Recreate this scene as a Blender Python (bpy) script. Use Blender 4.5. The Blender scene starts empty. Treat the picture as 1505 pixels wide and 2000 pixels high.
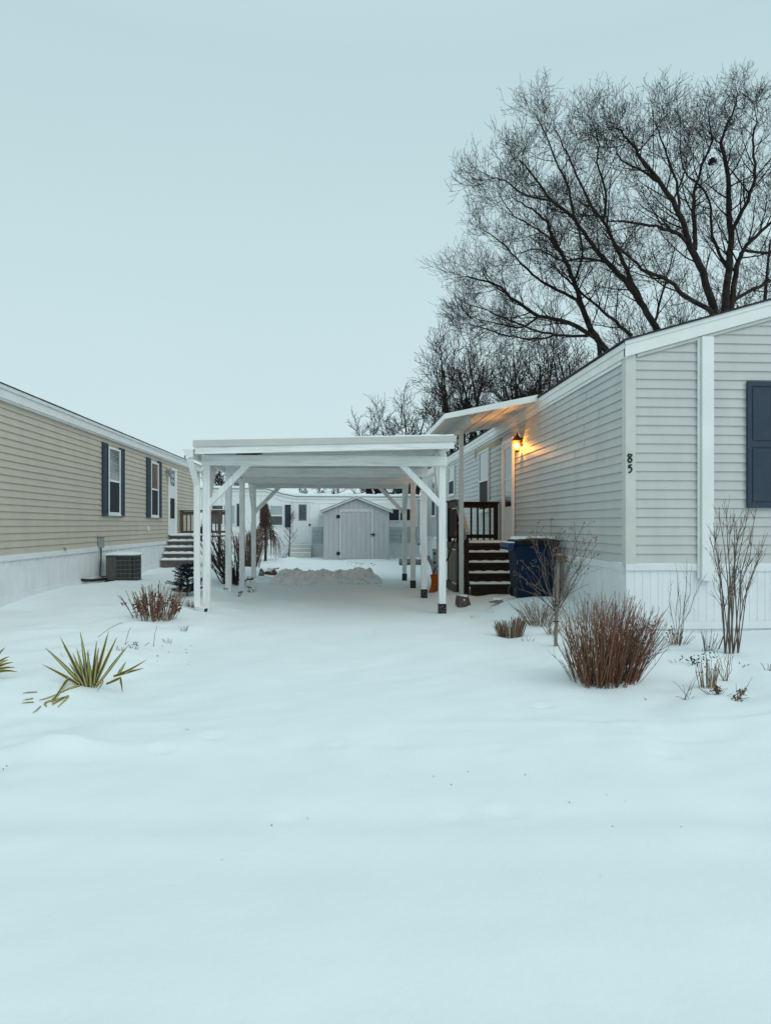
import bpy, bmesh, math, random
import numpy as np
from mathutils import Vector, Matrix, noise as mnoise

random.seed(7)
scene = bpy.context.scene
COL = scene.collection
R_ = random.Random(11)

# ---------------------------------------------------------------- survey helpers (photo measurements -> metres)
FPX = 1387.0
YAW = math.atan(82.5 / FPX)
CAMH = 1.36
FW = (math.sin(YAW), math.cos(YAW)); RT = (math.cos(YAW), -math.sin(YAW))

def P(x, y, X=None, Y=None, Z=None):
    u = (x - 752.5) / FPX; v = (1025 - y) / FPX
    rx = FW[0] + RT[0] * u; ry = FW[1] + RT[1] * u
    t = X / rx if X is not None else Y / ry if Y is not None else (Z - CAMH) / v
    return Vector((rx * t, ry * t, CAMH + v * t))

def sst(a, b, x):
    t = np.clip((x - a) / (b - a), 0, 1)
    return t * t * (3 - 2 * t)

_r = np.random.RandomState(5)
WAVES = []
for wl, amp in ((5.0, .018), (2.6, .014), (1.3, .010), (.7, .0055), (.38, .0028)):
    for k in range(6):
        th = _r.uniform(0, math.pi * 2); w = 2 * math.pi / (wl * _r.uniform(.75, 1.3))
        WAVES.append((w * math.cos(th), w * math.sin(th), _r.uniform(0, 6.28), amp * _r.uniform(.5, 1)))
DENTS = []   # x, y, radius x, radius y, depth

_vt = np.random.RandomState(77).rand(256, 256)
def vn(x, y):      # smooth value noise, 0..1
    xi = np.floor(x).astype(int); yi = np.floor(y).astype(int); fx = x - xi; fy = y - yi
    fx = fx * fx * (3 - 2 * fx); fy = fy * fy * (3 - 2 * fy)
    a = _vt[xi % 256, yi % 256]; b = _vt[(xi + 1) % 256, yi % 256]; c = _vt[xi % 256, (yi + 1) % 256]; d = _vt[(xi + 1) % 256, (yi + 1) % 256]
    return (a * (1 - fx) + b * fx) * (1 - fy) + (c * (1 - fx) + d * fx) * fy

def ground_np(x, y):
    x = np.asarray(x, float); y = np.asarray(y, float)
    left = sst(-1.55, -2.7, x) * sst(4.3, 6.2, y) * (1 - .35 * sst(19, 24, y)) * .15
    right = sst(1.9, 3.0, x) * sst(4.5, 6.5, y) * (1 - sst(12.6, 13.4, y)) * .085
    cartm = .05 * np.exp(-((x - 2.9) ** 2 / .5 + (y - 10.6) ** 2 / .6))
    road = -.035 * (1 - sst(4.0, 4.7, y + .12 * np.sin(x * .9)))
    h = left + right + cartm + road
    n = np.zeros_like(h)
    for a, b, p, A in WAVES:
        n += A * np.sin(a * x + b * y + p)
    drive = sst(-1.9, -1.4, x) * (1 - sst(1.5, 2.2, x))
    amt = 1 - .6 * drive
    amt = amt * np.where(y < 4.4, .55, 1.0)
    h = h + n * amt
    # ruts of passing cars on the road
    for yc, w, d in ((3.45, .16, .022), (2.95, .2, .016), (1.95, .22, .022), (1.45, .2, .018)):
        h = h - d * np.exp(-((y - yc - .05 * np.sin(x * .5 + yc)) / w) ** 2)
    # wind crust: low drawn-out ridges in patches, strongest where the drive meets the road
    zone = np.exp(-((y - 4.7) / .75) ** 2) + .35 * (y < 9)
    patch = np.clip(vn(x * .6 + 9, y * .9) * 2.2 - .75, 0, 1)
    h = h + zone * patch * (.022 * np.clip(vn(x * 1.5, y * 6.5) - .45, 0, 1) + .012 * np.clip(vn(x * 3.5 + 40, y * 13) - .45, 0, 1))
    h = h + .0045 * (vn(x * 5.5 + 3, y * 7.5) - .5) * (y < 14) * (.4 + patch) + .002 * (vn(x * 13, y * 15 + 8) - .5) * (y < 9)
    # low ledge left by the plough
    h = h + .035 * np.exp(-((y - 4.42 - .03 * np.sin(x * 3)) / .09) ** 2) * (1 - sst(-1.7, -1.35, x))
    h = h + .012 * np.exp(-((y - 4.75 - .06 * np.sin(x * 2.1)) / .07) ** 2) * sst(.2, .8, x)
    # mound under the near yucca
    h = h + .07 * np.exp(-(((x + 2.15) / .45) ** 2 + ((y - 5.45) / .35) ** 2))
    for dx, dy, rx, ry, d in DENTS:
        q = ((x - dx) / rx) ** 2 + ((y - dy) / ry) ** 2
        h = h - d * np.exp(-q) + d * .35 * np.exp(-(np.sqrt(q) - 1.5) ** 2 * 3)
    return h

def g(x, y):
    return float(ground_np(np.array([x]), np.array([y]))[0])

def G(px, py):
    z = .05
    for _ in range(6):
        p = P(px, py, Z=z); z = g(p.x, p.y)
    p.z = z
    return p

for dpx, dpy, rr, dd in ((1060, 1383, .05, .03), (1230, 1420, .05, .02), (660, 1452, .04, .018), (700, 1440, .035, .012),
                         (418, 1442, .05, .018), (316, 1462, .05, .02), (125, 1428, .035, .018), (975, 1455, .05, .012),
                         (985, 1560, .06, .014), (890, 1570, .06, .012), (1300, 1465, .05, .014), (560, 1577, .05, .01),
                         (765, 1160, .07, .02), (800, 1172, .06, .02), (640, 1160, .08, .012), (590, 1185, .08, .012)):
    p = P(dpx, dpy, Z=0)
    DENTS.append((p.x, p.y, rr * 1.3, rr, dd))
for k in range(46):   # small wind pits and half-buried prints
    x = R_.uniform(-3.4, 3.4); y = R_.uniform(2.2, 8.5)
    DENTS.append((x, y, R_.uniform(.02, .06), R_.uniform(.02, .05), R_.uniform(.003, .010)))

# ---------------------------------------------------------------- materials
MATS = {}
def mat(name, col, rough=.6, var=.08, scale=5.0, bump=0.0, bscale=40.0, stretch=(1, 1, 1), metal=0.0, col2=None, thr=None, spec=.4):
    if name in MATS: return MATS[name]
    m = bpy.data.materials.new(name); m.use_nodes = True
    nt = m.node_tree; b = nt.nodes['Principled BSDF']
    b.inputs['Roughness'].default_value = rough; b.inputs['Metallic'].default_value = metal
    b.inputs['Specular IOR Level'].default_value = spec
    tc = nt.nodes.new('ShaderNodeTexCoord'); mp = nt.nodes.new('ShaderNodeMapping')
    mp.inputs['Scale'].default_value = stretch
    nt.links.new(tc.outputs['Object'], mp.inputs['Vector'])
    nz = nt.nodes.new('ShaderNodeTexNoise'); nz.inputs['Scale'].default_value = scale
    nz.inputs['Detail'].default_value = 6; nz.inputs['Roughness'].default_value = .6
    nt.links.new(mp.outputs[0], nz.inputs['Vector'])
    rp = nt.nodes.new('ShaderNodeValToRGB')
    c = Vector(col)
    d = Vector(col2) if col2 else c * (1 - var * 2)
    lo, hi = thr if thr else (.35, .65)
    rp.color_ramp.elements[0].position = lo; rp.color_ramp.elements[1].position = hi
    rp.color_ramp.elements[0].color = (*d, 1); rp.color_ramp.elements[1].color = (*c, 1)
    nt.links.new(nz.outputs['Fac'], rp.inputs['Fac'])
    nt.links.new(rp.outputs['Color'], b.inputs['Base Color'])
    if bump:
        n2 = nt.nodes.new('ShaderNodeTexNoise'); n2.inputs['Scale'].default_value = bscale; n2.inputs['Detail'].default_value = 5
        nt.links.new(mp.outputs[0], n2.inputs['Vector'])
        bp = nt.nodes.new('ShaderNodeBump'); bp.inputs['Strength'].default_value = bump; bp.inputs['Distance'].default_value = .01
        nt.links.new(n2.outputs['Fac'], bp.inputs['Height']); nt.links.new(bp.outputs[0], b.inputs['Normal'])
    MATS[name] = m
    return m

M_SNOW = mat('snow', (.755, .82, .835), .8, .015, 2.0, .22, 30, spec=.15)
M_SNOWD = mat('ploughed_snow', (.82, .83, .83), .8, .1, 7, .9, 26, col2=(.52, .51, .49), thr=(.22, .52), spec=.2)
M_WHITEWOOD = mat('white_painted_wood', (.85, .86, .86), .55, .05, 4, .25, 30, stretch=(6, 6, .5), col2=(.68, .69, .68), thr=(.3, .55))
M_WHITEWOODX = mat('white_painted_beam', (.85, .86, .86), .55, .05, 4, .25, 30, stretch=(.5, 6, 6), col2=(.66, .67, .66), thr=(.3, .55))
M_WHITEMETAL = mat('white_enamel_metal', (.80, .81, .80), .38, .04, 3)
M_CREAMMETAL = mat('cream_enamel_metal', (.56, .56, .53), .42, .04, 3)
M_WHITEVINYL = mat('white_vinyl', (.76, .785, .80), .45, .05, 2.5, col2=(.68, .705, .715), thr=(.25, .6))
M_BEIGE = mat('grey_beige_vinyl', (.53, .53, .515), .5, .05, 3, .08, 60, stretch=(1, 1, .35), col2=(.475, .48, .47), thr=(.3, .6))
M_TAN = mat('tan_vinyl', (.535, .475, .39), .5, .05, 3, .08, 60, stretch=(1, 1, .35), col2=(.485, .435, .36), thr=(.3, .6))
M_TRIM = mat('pale_trim', (.60, .60, .555), .45, .04, 4)
M_NAVY = mat('navy_shutter_plastic', (.025, .041, .066), .55, .12, 8, .25, 80, col2=(.034, .052, .078), thr=(.3, .7), spec=.3)
M_SHING = mat('dark_shingle', (.035, .034, .036), .9, .3, 30, .6, 90)
M_WOOD = mat('dark_wet_wood', (.042, .022, .015), .7, .2, 5, .4, 30, stretch=(6, 6, .8), col2=(.012, .008, .006), thr=(.32, .62), spec=.15)
M_WOODX = mat('dark_wet_tread_wood', (.050, .032, .024), .7, .2, 5, .4, 30, stretch=(.8, 6, 6), col2=(.010, .007, .006), thr=(.35, .72), spec=.15)
M_WOODG = mat('weathered_grey_wood', (.34, .295, .25), .75, .2, 5, .4, 30, stretch=(6, 6, .7), col2=(.14, .11, .09), thr=(.35, .65), spec=.15)
M_WOODL = mat('weathered_brown_wood', (.13, .085, .062), .68, .2, 5, .4, 30, stretch=(6, 6, .8), col2=(.07, .045, .035), thr=(.3, .65))
M_WOODLX = mat('weathered_grey_tread', (.15, .125, .115), .68, .2, 5, .4, 30, stretch=(.8, 6, 6), col2=(.08, .066, .06), thr=(.3, .65))
M_BLACK = mat('black_metal', (.012, .012, .013), .45, .1, 12)
M_LEADER = mat('pale_grey_leader', (.42, .43, .43), .6, .1, 8)
M_STEEL = mat('galvanised_steel', (.45, .46, .47), .35, .1, 10, metal=.8)
M_GREYBOX = mat('grey_electrical_enamel', (.28, .30, .31), .5, .08, 9)
M_ACGREY = mat('charcoal_enamel', (.095, .092, .09), .5, .15, 7)
M_ACDARK = mat('dark_coil_fins', (.018, .018, .018), .6, .2, 40)
M_WIRE = mat('grille_wire', (.26, .26, .25), .45, .1, 12)
M_BLUE = mat('blue_cart_plastic', (.004, .016, .045), .55, .15, 5, .1, 60, col2=(.006, .016, .036), thr=(.3, .7), spec=.1)
M_BLUEL = mat('blue_handle_plastic', (.012, .04, .10), .45, .12, 8, spec=.3)
M_DKLID = mat('dark_lid_plastic', (.007, .008, .012), .55, .15, 5, spec=.2)
M_PRINT = mat('white_print', (.30, .32, .34), .6, .2, 20)
M_ORANGE = mat('orange_plastic', (.52, .12, .012), .38, .12, 8)
M_ROCK = mat('brown_boulder', (.145, .105, .085), .85, .3, 9, .8, 25, col2=(.055, .04, .034), thr=(.3, .65))
M_ROCKG = mat('grey_boulder', (.21, .21, .20), .85, .3, 9, .8, 25, col2=(.09, .09, .085), thr=(.3, .65))
M_ROCKR = mat('red_boulder', (.19, .085, .06), .85, .3, 9, .8, 25, col2=(.06, .03, .026), thr=(.3, .65))
M_ROCKT = mat('tan_flat_rock', (.26, .215, .165), .85, .3, 9, .8, 25, col2=(.15, .12, .09), thr=(.3, .65))
M_BARK = mat('dark_bark', (.045, .037, .032), .9, .3, 3, .5, 20, col2=(.016, .013, .012), thr=(.35, .65), spec=.1)
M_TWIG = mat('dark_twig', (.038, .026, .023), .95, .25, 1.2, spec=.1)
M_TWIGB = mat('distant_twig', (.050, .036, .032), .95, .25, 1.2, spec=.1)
M_RED = mat('russet_stem', (.26, .102, .058), .8, .35, 14, col2=(.13, .052, .034), thr=(.3, .7))
M_STRAW = mat('straw_stem', (.33, .215, .125), .8, .3, 14, col2=(.17, .10, .06), thr=(.3, .7))
M_STEMG = mat('grey_brown_stem', (.17, .125, .095), .8, .3, 14, col2=(.08, .058, .045), thr=(.3, .7))
M_STEMD = mat('dark_stem', (.060, .046, .042), .8, .3, 14)
M_DEADLEAF = mat('dead_leaf', (.20, .072, .042), .8, .4, 18, col2=(.055, .026, .02), thr=(.3, .7))
M_SEED = mat('dried_seed_head', (.20, .12, .07), .85, .4, 18, col2=(.09, .05, .035), thr=(.3, .7))
M_DKGREEN = mat('dark_evergreen_leaf', (.03, .045, .036), .7, .3, 14)
M_SPRUCE = mat('blue_spruce_needle', (.020, .032, .046), .7, .3, 14, col2=(.010, .016, .022), thr=(.3, .7))
M_YGREEN = mat('yucca_green', (.055, .085, .055), .5, .2, 14)
M_YYEL = mat('yucca_yellow', (.56, .41, .08), .5, .2, 8, col2=(.40, .36, .14), thr=(.3, .7))
M_WOODP = mat('pale_weathered_wood', (.40, .385, .36), .75, .15, 5, .3, 30, stretch=(6, .7, 6), col2=(.27, .25, .23), thr=(.3, .65), spec=.15)
M_STAKE = mat('grey_stake_wood', (.24, .215, .185), .8, .2, 6, .4, 40, stretch=(6, 6, .7))
M_SHED = mat('grey_painted_plywood', (.455, .465, .48), .65, .05, 4, .25, 40, stretch=(5, 5, .5), col2=(.385, .395, .41), thr=(.3, .6))
M_SHEDT = mat('grey_painted_trim', (.56, .57, .58), .6, .05, 4, .2, 40)
M_HOMEW = mat('white_aluminium_panel', (.81, .84, .845), .45, .05, 2.5, col2=(.74, .785, .79), thr=(.25, .6))
M_HOMEB = mat('blue_grey_lap_panel', (.45, .52, .54), .5, .05, 3)
M_OSB = mat('bare_sheathing', (.46, .38, .24), .8, .2, 20, col2=(.36, .29, .18), thr=(.3, .7))
M_BRASS = mat('antique_brass', (.16, .085, .035), .4, .2, 12, metal=.6)
M_CURT = mat('pale_curtain', (.42, .50, .52), .9, .1, 3, stretch=(9, 9, .3))
M_BLIND = mat('grey_room', (.10, .12, .125), .9, .2, 3)
M_SCREEN = mat('dark_insect_screen', (.022, .026, .032), .8, .15, 9)

def glassmat(name, col, rough=.04, spec=.9):
    m = bpy.data.materials.new(name); m.use_nodes = True
    b = m.node_tree.nodes['Principled BSDF']
    b.inputs['Base Color'].default_value = (*col, 1); b.inputs['Roughness'].default_value = rough
    b.inputs['Specular IOR Level'].default_value = spec
    nt = m.node_tree
    tc = nt.nodes.new('ShaderNodeTexCoord'); nz = nt.nodes.new('ShaderNodeTexNoise'); nz.inputs['Scale'].default_value = 1.6
    bp = nt.nodes.new('ShaderNodeBump'); bp.inputs['Strength'].default_value = .05; bp.inputs['Distance'].default_value = .02
    nt.links.new(tc.outputs['Object'], nz.inputs['Vector']); nt.links.new(nz.outputs['Fac'], bp.inputs['Height'])
    nt.links.new(bp.outputs[0], b.inputs['Normal'])
    return m
M_GLASS = glassmat('window_glass', (.05, .06, .065), .03, 1.0)
M_GLASSL = glassmat('painted_sky_glass', (.16, .19, .20), .03, 1.0)  # sky reflection partly painted in as a paler base colour

def lampglass():
    m = bpy.data.materials.new('lantern_glass'); m.use_nodes = True; nt = m.node_tree
    b = nt.nodes['Principled BSDF']; b.inputs['Base Color'].default_value = (.9, .8, .6, 1); b.inputs['Roughness'].default_value = .1
    t = nt.nodes.new('ShaderNodeBsdfTransparent'); t.inputs['Color'].default_value = (1, .93, .8, 1)
    mx = nt.nodes.new('ShaderNodeMixShader'); mx.inputs[0].default_value = .12
    nt.links.new(t.outputs[0], mx.inputs[1]); nt.links.new(b.outputs[0], mx.inputs[2])
    nt.links.new(mx.outputs[0], nt.nodes['Material Output'].inputs[0])
    return m
M_LGLASS = lampglass()
M_BULB = bpy.data.materials.new('lit_bulb'); M_BULB.use_nodes = True
_b = M_BULB.node_tree.nodes['Principled BSDF']
_b.inputs['Emission Color'].default_value = (1, .58, .17, 1); _b.inputs['Emission Strength'].default_value = 30

# ---------------------------------------------------------------- mesh builder
class MB:
    def __init__(s): s.v = []; s.f = []; s.m = []
    def add(s, vs, fs, mi=0):
        o = len(s.v); s.v += [tuple(v) for v in vs]
        s.f += [tuple(i + o for i in f) for f in fs]; s.m += [mi] * len(fs)
    def box(s, x0, x1, y0, y1, z0, z1, mi=0):
        if x0 > x1: x0, x1 = x1, x0
        if y0 > y1: y0, y1 = y1, y0
        if z0 > z1: z0, z1 = z1, z0
        s.add([(x0, y0, z0), (x1, y0, z0), (x1, y1, z0), (x0, y1, z0), (x0, y0, z1), (x1, y0, z1), (x1, y1, z1), (x0, y1, z1)],
              [(0, 3, 2, 1), (4, 5, 6, 7), (0, 1, 5, 4), (1, 2, 6, 5), (2, 3, 7, 6), (3, 0, 4, 7)], mi)
    def bar(s, p, q, w, h, up=(0, 0, 1), mi=0):
        p = Vector(p); q = Vector(q); d = (q - p).normalized(); u = Vector(up)
        a = d.cross(u).normalized() * (w / 2); b = a.cross(d).normalized() * (h / 2)
        vs = [p - a - b, p + a - b, p + a + b, p - a + b, q - a - b, q + a - b, q + a + b, q - a + b]
        s.add(vs, [(0, 1, 2, 3)[::-1], (4, 5, 6, 7), (0, 1, 5, 4)[::1], (1, 2, 6, 5), (2, 3, 7, 6), (3, 0, 4, 7)], mi)
    def prism(s, poly, ax, a0, a1, mi=0):   # polygon in the two other axes, extruded along axis ax
        def pt(u, v, w):
            return (w, u, v) if ax == 0 else (u, w, v) if ax == 1 else (u, v, w)
        n = len(poly)
        vs = [pt(u, v, a0) for u, v in poly] + [pt(u, v, a1) for u, v in poly]
        s.add(vs, [tuple(range(n))[::-1], tuple(range(n, 2 * n))] + [(i, (i + 1) % n, n + (i + 1) % n, n + i) for i in range(n)], mi)
    def tube(s, pts, rad, n=6, mi=0, cap=True):
        pts = [Vector(p) for p in pts]
        if not hasattr(rad, '__len__'): rad = [rad] * len(pts)
        rings = []; ref = Vector((.31, .23, .92))
        for i, p in enumerate(pts):
            d = (pts[min(i + 1, len(pts) - 1)] - pts[max(i - 1, 0)]).normalized()
            rr = ref if abs(d.dot(ref)) < .95 else Vector((1, 0, 0))
            a = d.cross(rr).normalized(); b = d.cross(a)
            rings.append([p + (a * math.cos(2 * math.pi * k / n) + b * math.sin(2 * math.pi * k / n)) * rad[i] for k in range(n)])
        vs = [v for r in rings for v in r]; fs = []
        for i in range(len(pts) - 1):
            for k in range(n):
                fs.append((i * n + k, i * n + (k + 1) % n, (i + 1) * n + (k + 1) % n, (i + 1) * n + k))
        if cap: fs += [tuple(range(n))[::-1], tuple((len(pts) - 1) * n + k for k in range(n))]
        s.add(vs, fs, mi)
    def lathe(s, c, prof, n=12, mi=0):
        vs = []; fs = []
        for r, z in prof:
            for k in range(n):
                a = 2 * math.pi * k / n
                vs.append((c[0] + r * math.cos(a), c[1] + r * math.sin(a), c[2] + z))
        for i in range(len(prof) - 1):
            for k in range(n):
                fs.append((i * n + k, i * n + (k + 1) % n, (i + 1) * n + (k + 1) % n, (i + 1) * n + k))
        fs.append(tuple(range(n))[::-1]); fs.append(tuple((len(prof) - 1) * n + k for k in range(n)))
        s.add(vs, fs, mi)
    def build(s, name, m, parent=None, bevel=0.0, smooth=False):
        me = bpy.data.meshes.new(name)
        off = Vector(parent_origin(parent)) if parent else Vector((0, 0, 0))
        me.from_pydata([(v[0] - off.x, v[1] - off.y, v[2] - off.z) for v in s.v], [], s.f)
        for mm in (m if isinstance(m, (list, tuple)) else [m]): me.materials.append(mm)
        me.polygons.foreach_set('material_index', s.m)
        bm = bmesh.new(); bm.from_mesh(me); bmesh.ops.recalc_face_normals(bm, faces=bm.faces); bm.to_mesh(me); bm.free()
        if smooth: me.polygons.foreach_set('use_smooth', [True] * len(me.polygons))
        o = bpy.data.objects.new(name, me); COL.objects.link(o)
        if parent: o.parent = parent
        if bevel:
            b = o.modifiers.new('bevel', 'BEVEL'); b.width = bevel; b.segments = 2; b.limit_method = 'ANGLE'; b.angle_limit = .7
        return o

def parent_origin(o):
    p = Vector((0, 0, 0))
    while o is not None:
        p += o.location; o = o.parent
    return p

def tag(o, label, cat, group=None):
    o['label'] = label; o['category'] = cat
    if group: o['group'] = group
    return o

def thing(name, loc, label, cat, group=None):
    o = bpy.data.objects.new(name, None); o.empty_display_size = .2
    COL.objects.link(o); o.location = loc
    return tag(o, label, cat, group)

def copy_tree(o, parent=None):
    c = o.copy(); COL.objects.link(c)
    if parent: c.parent = parent
    for ch in [x for x in bpy.data.objects if x.parent == o]: copy_tree(ch, c)
    return c

# batched tubes for stems and twigs
def tubes_obj(name, lines, m, parent=None, k=4, midx=None, smooth=True):
    """lines: list of (pts list, radii list) ; one mesh"""
    off = np.array(parent_origin(parent)) if parent else np.zeros(3)
    groups = {}
    for i, (p, r) in enumerate(lines): groups.setdefault(len(p), []).append(i)
    V = []; F = []; MI = []; base = 0
    ang = np.arange(k) * 2 * math.pi / k
    for n, ids in groups.items():
        A = np.array([[tuple(q) for q in lines[i][0]] for i in ids]) - off
        Rr = np.array([lines[i][1] for i in ids])
        M = len(ids)
        T = np.empty_like(A); T[:, 1:-1] = A[:, 2:] - A[:, :-2]; T[:, 0] = A[:, 1] - A[:, 0]; T[:, -1] = A[:, -1] - A[:, -2]
        T /= np.linalg.norm(T, axis=2, keepdims=True) + 1e-9
        ref = np.tile(np.array([.31, .23, .92]), (M, n, 1))
        ref[np.abs((T * ref).sum(2)) > .95] = (1, 0, 0)
        a = np.cross(T, ref); a /= np.linalg.norm(a, axis=2, keepdims=True) + 1e-9
        b = np.cross(T, a)
        vv = A[:, :, None, :] + (a[:, :, None, :] * np.cos(ang)[None, None, :, None] + b[:, :, None, :] * np.sin(ang)[None, None, :, None]) * Rr[:, :, None, None]
        V.append(vv.reshape(-1, 3))
        i0 = (np.arange(M)[:, None, None] * n + np.arange(n - 1)[None, :, None]) * k + base
        kk = np.arange(k)[None, None, :]; k2 = (kk + 1) % k
        f = np.stack([i0 + kk, i0 + k2, i0 + k + k2, i0 + k + kk], -1).reshape(-1, 4)
        F.append(f)
        if midx is not None: MI.append(np.repeat(np.array([midx[i] for i in ids]), (n - 1) * k))
        base += M * n * k
    V = np.concatenate(V); F = np.concatenate(F)
    me = bpy.data.meshes.new(name)
    me.vertices.add(len(V)); me.vertices.foreach_set('co', V.astype(np.float32).ravel())
    me.loops.add(F.size); me.loops.foreach_set('vertex_index', F.astype(np.int32).ravel())
    me.polygons.add(len(F)); me.polygons.foreach_set('loop_start', np.arange(0, F.size, 4, dtype=np.int32))
    me.polygons.foreach_set('loop_total', np.full(len(F), 4, dtype=np.int32))
    if smooth: me.polygons.foreach_set('use_smooth', np.ones(len(F), dtype=bool))
    for mm in (m if isinstance(m, (list, tuple)) else [m]): me.materials.append(mm)
    if midx is not None: me.polygons.foreach_set('material_index', np.concatenate(MI).astype(np.int32))
    me.update(calc_edges=True); me.validate()
    o = bpy.data.objects.new(name, me); COL.objects.link(o)
    if parent: o.parent = parent
    return o

# ---------------------------------------------------------------- ground
def axis(segs):
    out = [segs[0][0]]
    for a, b, s in segs:
        n = max(1, int(round((b - a) / s)))
        out += [a + (b - a) * (i + 1) / n for i in range(n)]
    return np.array(out)
gx = axis([(-700, -200, 100), (-200, -40, 20), (-40, -10, 2), (-10, -3.6, .25), (-3.6, 3.9, .05), (3.9, 8, .25), (8, 40, 2), (40, 200, 20), (200, 700, 100)])
gy = axis([(-60, -6, 6), (-6, .9, .5), (.9, 7.2, .042), (7.2, 14, .085), (14, 22, .16), (22, 36, .4), (36, 80, 3), (80, 240, 20), (240, 900, 110)])
XX, YY = np.meshgrid(gx, gy)
ZZ = ground_np(XX, YY)
fade = 1 - sst(30, 60, np.abs(XX)) * 1; fade = fade * (1 - sst(40, 70, YY))
ZZ = ZZ * fade
nx, ny = len(gx), len(gy)
V = np.stack([XX, YY, ZZ], -1).reshape(-1, 3)
ii = (np.arange(ny - 1)[:, None] * nx + np.arange(nx - 1)[None, :])
F = np.stack([ii, ii + 1, ii + nx + 1, ii + nx], -1).reshape(-1, 4)
me = bpy.data.meshes.new('ground')
me.vertices.add(len(V)); me.vertices.foreach_set('co', V.astype(np.float32).ravel())
me.loops.add(F.size); me.loops.foreach_set('vertex_index', F.astype(np.int32).ravel())
me.polygons.add(len(F)); me.polygons.foreach_set('loop_start', np.arange(0, F.size, 4, dtype=np.int32))
me.polygons.foreach_set('loop_total', np.full(len(F), 4, dtype=np.int32))
me.polygons.foreach_set('use_smooth', np.ones(len(F), dtype=bool)); me.materials.append(M_SNOW)
me.update(calc_edges=True)
ground = bpy.data.objects.new('ground', me); COL.objects.link(ground); ground['kind'] = 'structure'
ground['label'] = 'smooth fresh snow over driveway, road and yards'

# ---------------------------------------------------------------- siding
def lap(mb, fr, n, zs0, zs1, expo, clip, rng, thick=.019, joints=3.4, off=.0025):
    """fr(u)-> point on the wall base line (x,y); n outward normal (x,y); clip(z)->(u0,u1)"""
    z = zs0; row = 0
    while z < zs1 - .01:
        zt = min(z + expo, zs1)
        a0, a1 = clip(z); b0, b1 = clip(zt)
        if a1 - a0 > .02:
            b0 = max(b0, a0); b1 = min(b1, a1)
            if b1 < b0: b1 = b0 = (a0 + a1) / 2
            cuts = [0.0]; L = a1 - a0; c = rng.uniform(.8, joints)
            while c < L - .6: cuts.append(c); c += joints
            cuts.append(L)
            for i in range(len(cuts) - 1):
                u0 = a0 + cuts[i]; u1 = a0 + cuts[i + 1]
                t0 = b0 if i == 0 else u0; t1 = b1 if i == len(cuts) - 2 else u1
                t0 = min(max(t0, b0), b1); t1 = min(max(t1, b0), b1)
                e = off * (i % 2)
                if i % 2: u0 -= .012; t0 = max(b0, t0 - .012)
                def q(u, o, zz):
                    x, y = fr(u); return (x + n[0] * o, y + n[1] * o, zz)
                o0 = thick + e; o1 = .001 + e
                vs = [q(u0, o0, z), q(u1, o0, z), q(t1, o1, zt), q(t0, o1, zt), q(u0, 0, z), q(u1, 0, z)]
                mb.add(vs, [(0, 1, 2, 3), (4, 5, 1, 0)])
                if i % 2: mb.add([q(u0, 0, z), q(u0, o0, z), q(t0, o1, zt), q(t0, 0, zt)], [(0, 1, 2, 3)])
        z += expo; row += 1

def skirt(mb, p0, p1, n, z0, z1, rng, pitch=.1, gd=.005, gw=.014):
    """ribbed vertical skirting panels"""
    p0 = Vector((*p0, 0)); p1 = Vector((*p1, 0)); L = (p1 - p0).length; d = (p1 - p0) / L; n = Vector((*n, 0))
    pts = []; u = 0; k = 0
    while u < L:
        w = pitch
        pts += [(u, 0), (u + w - gw, 0), (u + w - gw * .65, -gd), (u + w - gw * .2, -gd)]
        if k % 4 == 3:
            pts += [(u + w, 0), (u + w + .05, .002), (u + w + .054, -.004)]; u += .058
        u += w; k += 1
    pts = [(min(a, L), b) for a, b in pts] + [(L, 0)]
    vs = []; fs = []
    for a, b in pts:
        q = p0 + d * a + n * b
        vs += [(q.x, q.y, z0), (q.x, q.y, z1)]
    for i in range(len(pts) - 1): fs.append((2 * i, 2 * i + 2, 2 * i + 3, 2 * i + 1))
    mb.add(vs, fs)

def window_x(house, X, s, y0, y1, z0, z1, up=None, low=None, fw=.045, slider=False):
    """double hung window on a wall with normal s*x; y0<y1"""
    f = MB(); o = X
    def bx(a, b, c, d, t, base=0.0): f.box(o + s * base, o + s * t, a, b, c, d)
    bx(y0, y0 + fw, z0, z1, .045); bx(y1 - fw, y1, z0, z1, .045)
    bx(y0 + fw, y1 - fw, z1 - fw, z1, .044); bx(y0 - .015, y1 + .015, z0 - .035, z0 - .001, .055); bx(y0 + fw, y1 - fw, z0, z0 + fw, .044)
    zm = (z0 + z1) / 2
    bx(y0 + fw, y1 - fw, zm - .022, zm + .022, .040)
    w = f.build('window', M_WHITEVINYL, house, bevel=.003)
    p = MB(); p.box(o + s * .002, o + s * .026, y0 + fw, y1 - fw, zm + .022, z1 - fw); p.build('upper_pane', up or M_GLASS, w)
    p = MB(); p.box(o + s * .002, o + s * .024, y0 + fw, y1 - fw, z0 + fw, zm - .022); p.build('lower_pane', low or M_SCREEN, w)
    return w

def shutter_x(house, X, s, y0, y1, z0, z1):
    b = MB(); st = .05; zm = z0 + (z1 - z0) * .48
    b.box(X, X + s * .022, y0, y1, z0, z1)
    for c, d in ((y0, y0 + st), (y1 - st, y1)): b.box(X + s * .022, X + s * .036, c, d, z0, z1)
    for c, d in ((z0, z0 + st * 1.3), (zm - st * .6, zm + st * .6), (z1 - st * 1.3, z1)): b.box(X + s * .022, X + s * .035, y0 + st, y1 - st, c, d)
    for c, d in ((z0 + st * 1.3, zm - st * .6), (zm + st * .6, z1 - st * 1.3)): b.box(X + s * .022, X + s * .030, y0 + st + .022, y1 - st - .022, c + .025, d - .025)
    return b.build('shutter', M_NAVY, house, bevel=.003)

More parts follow.
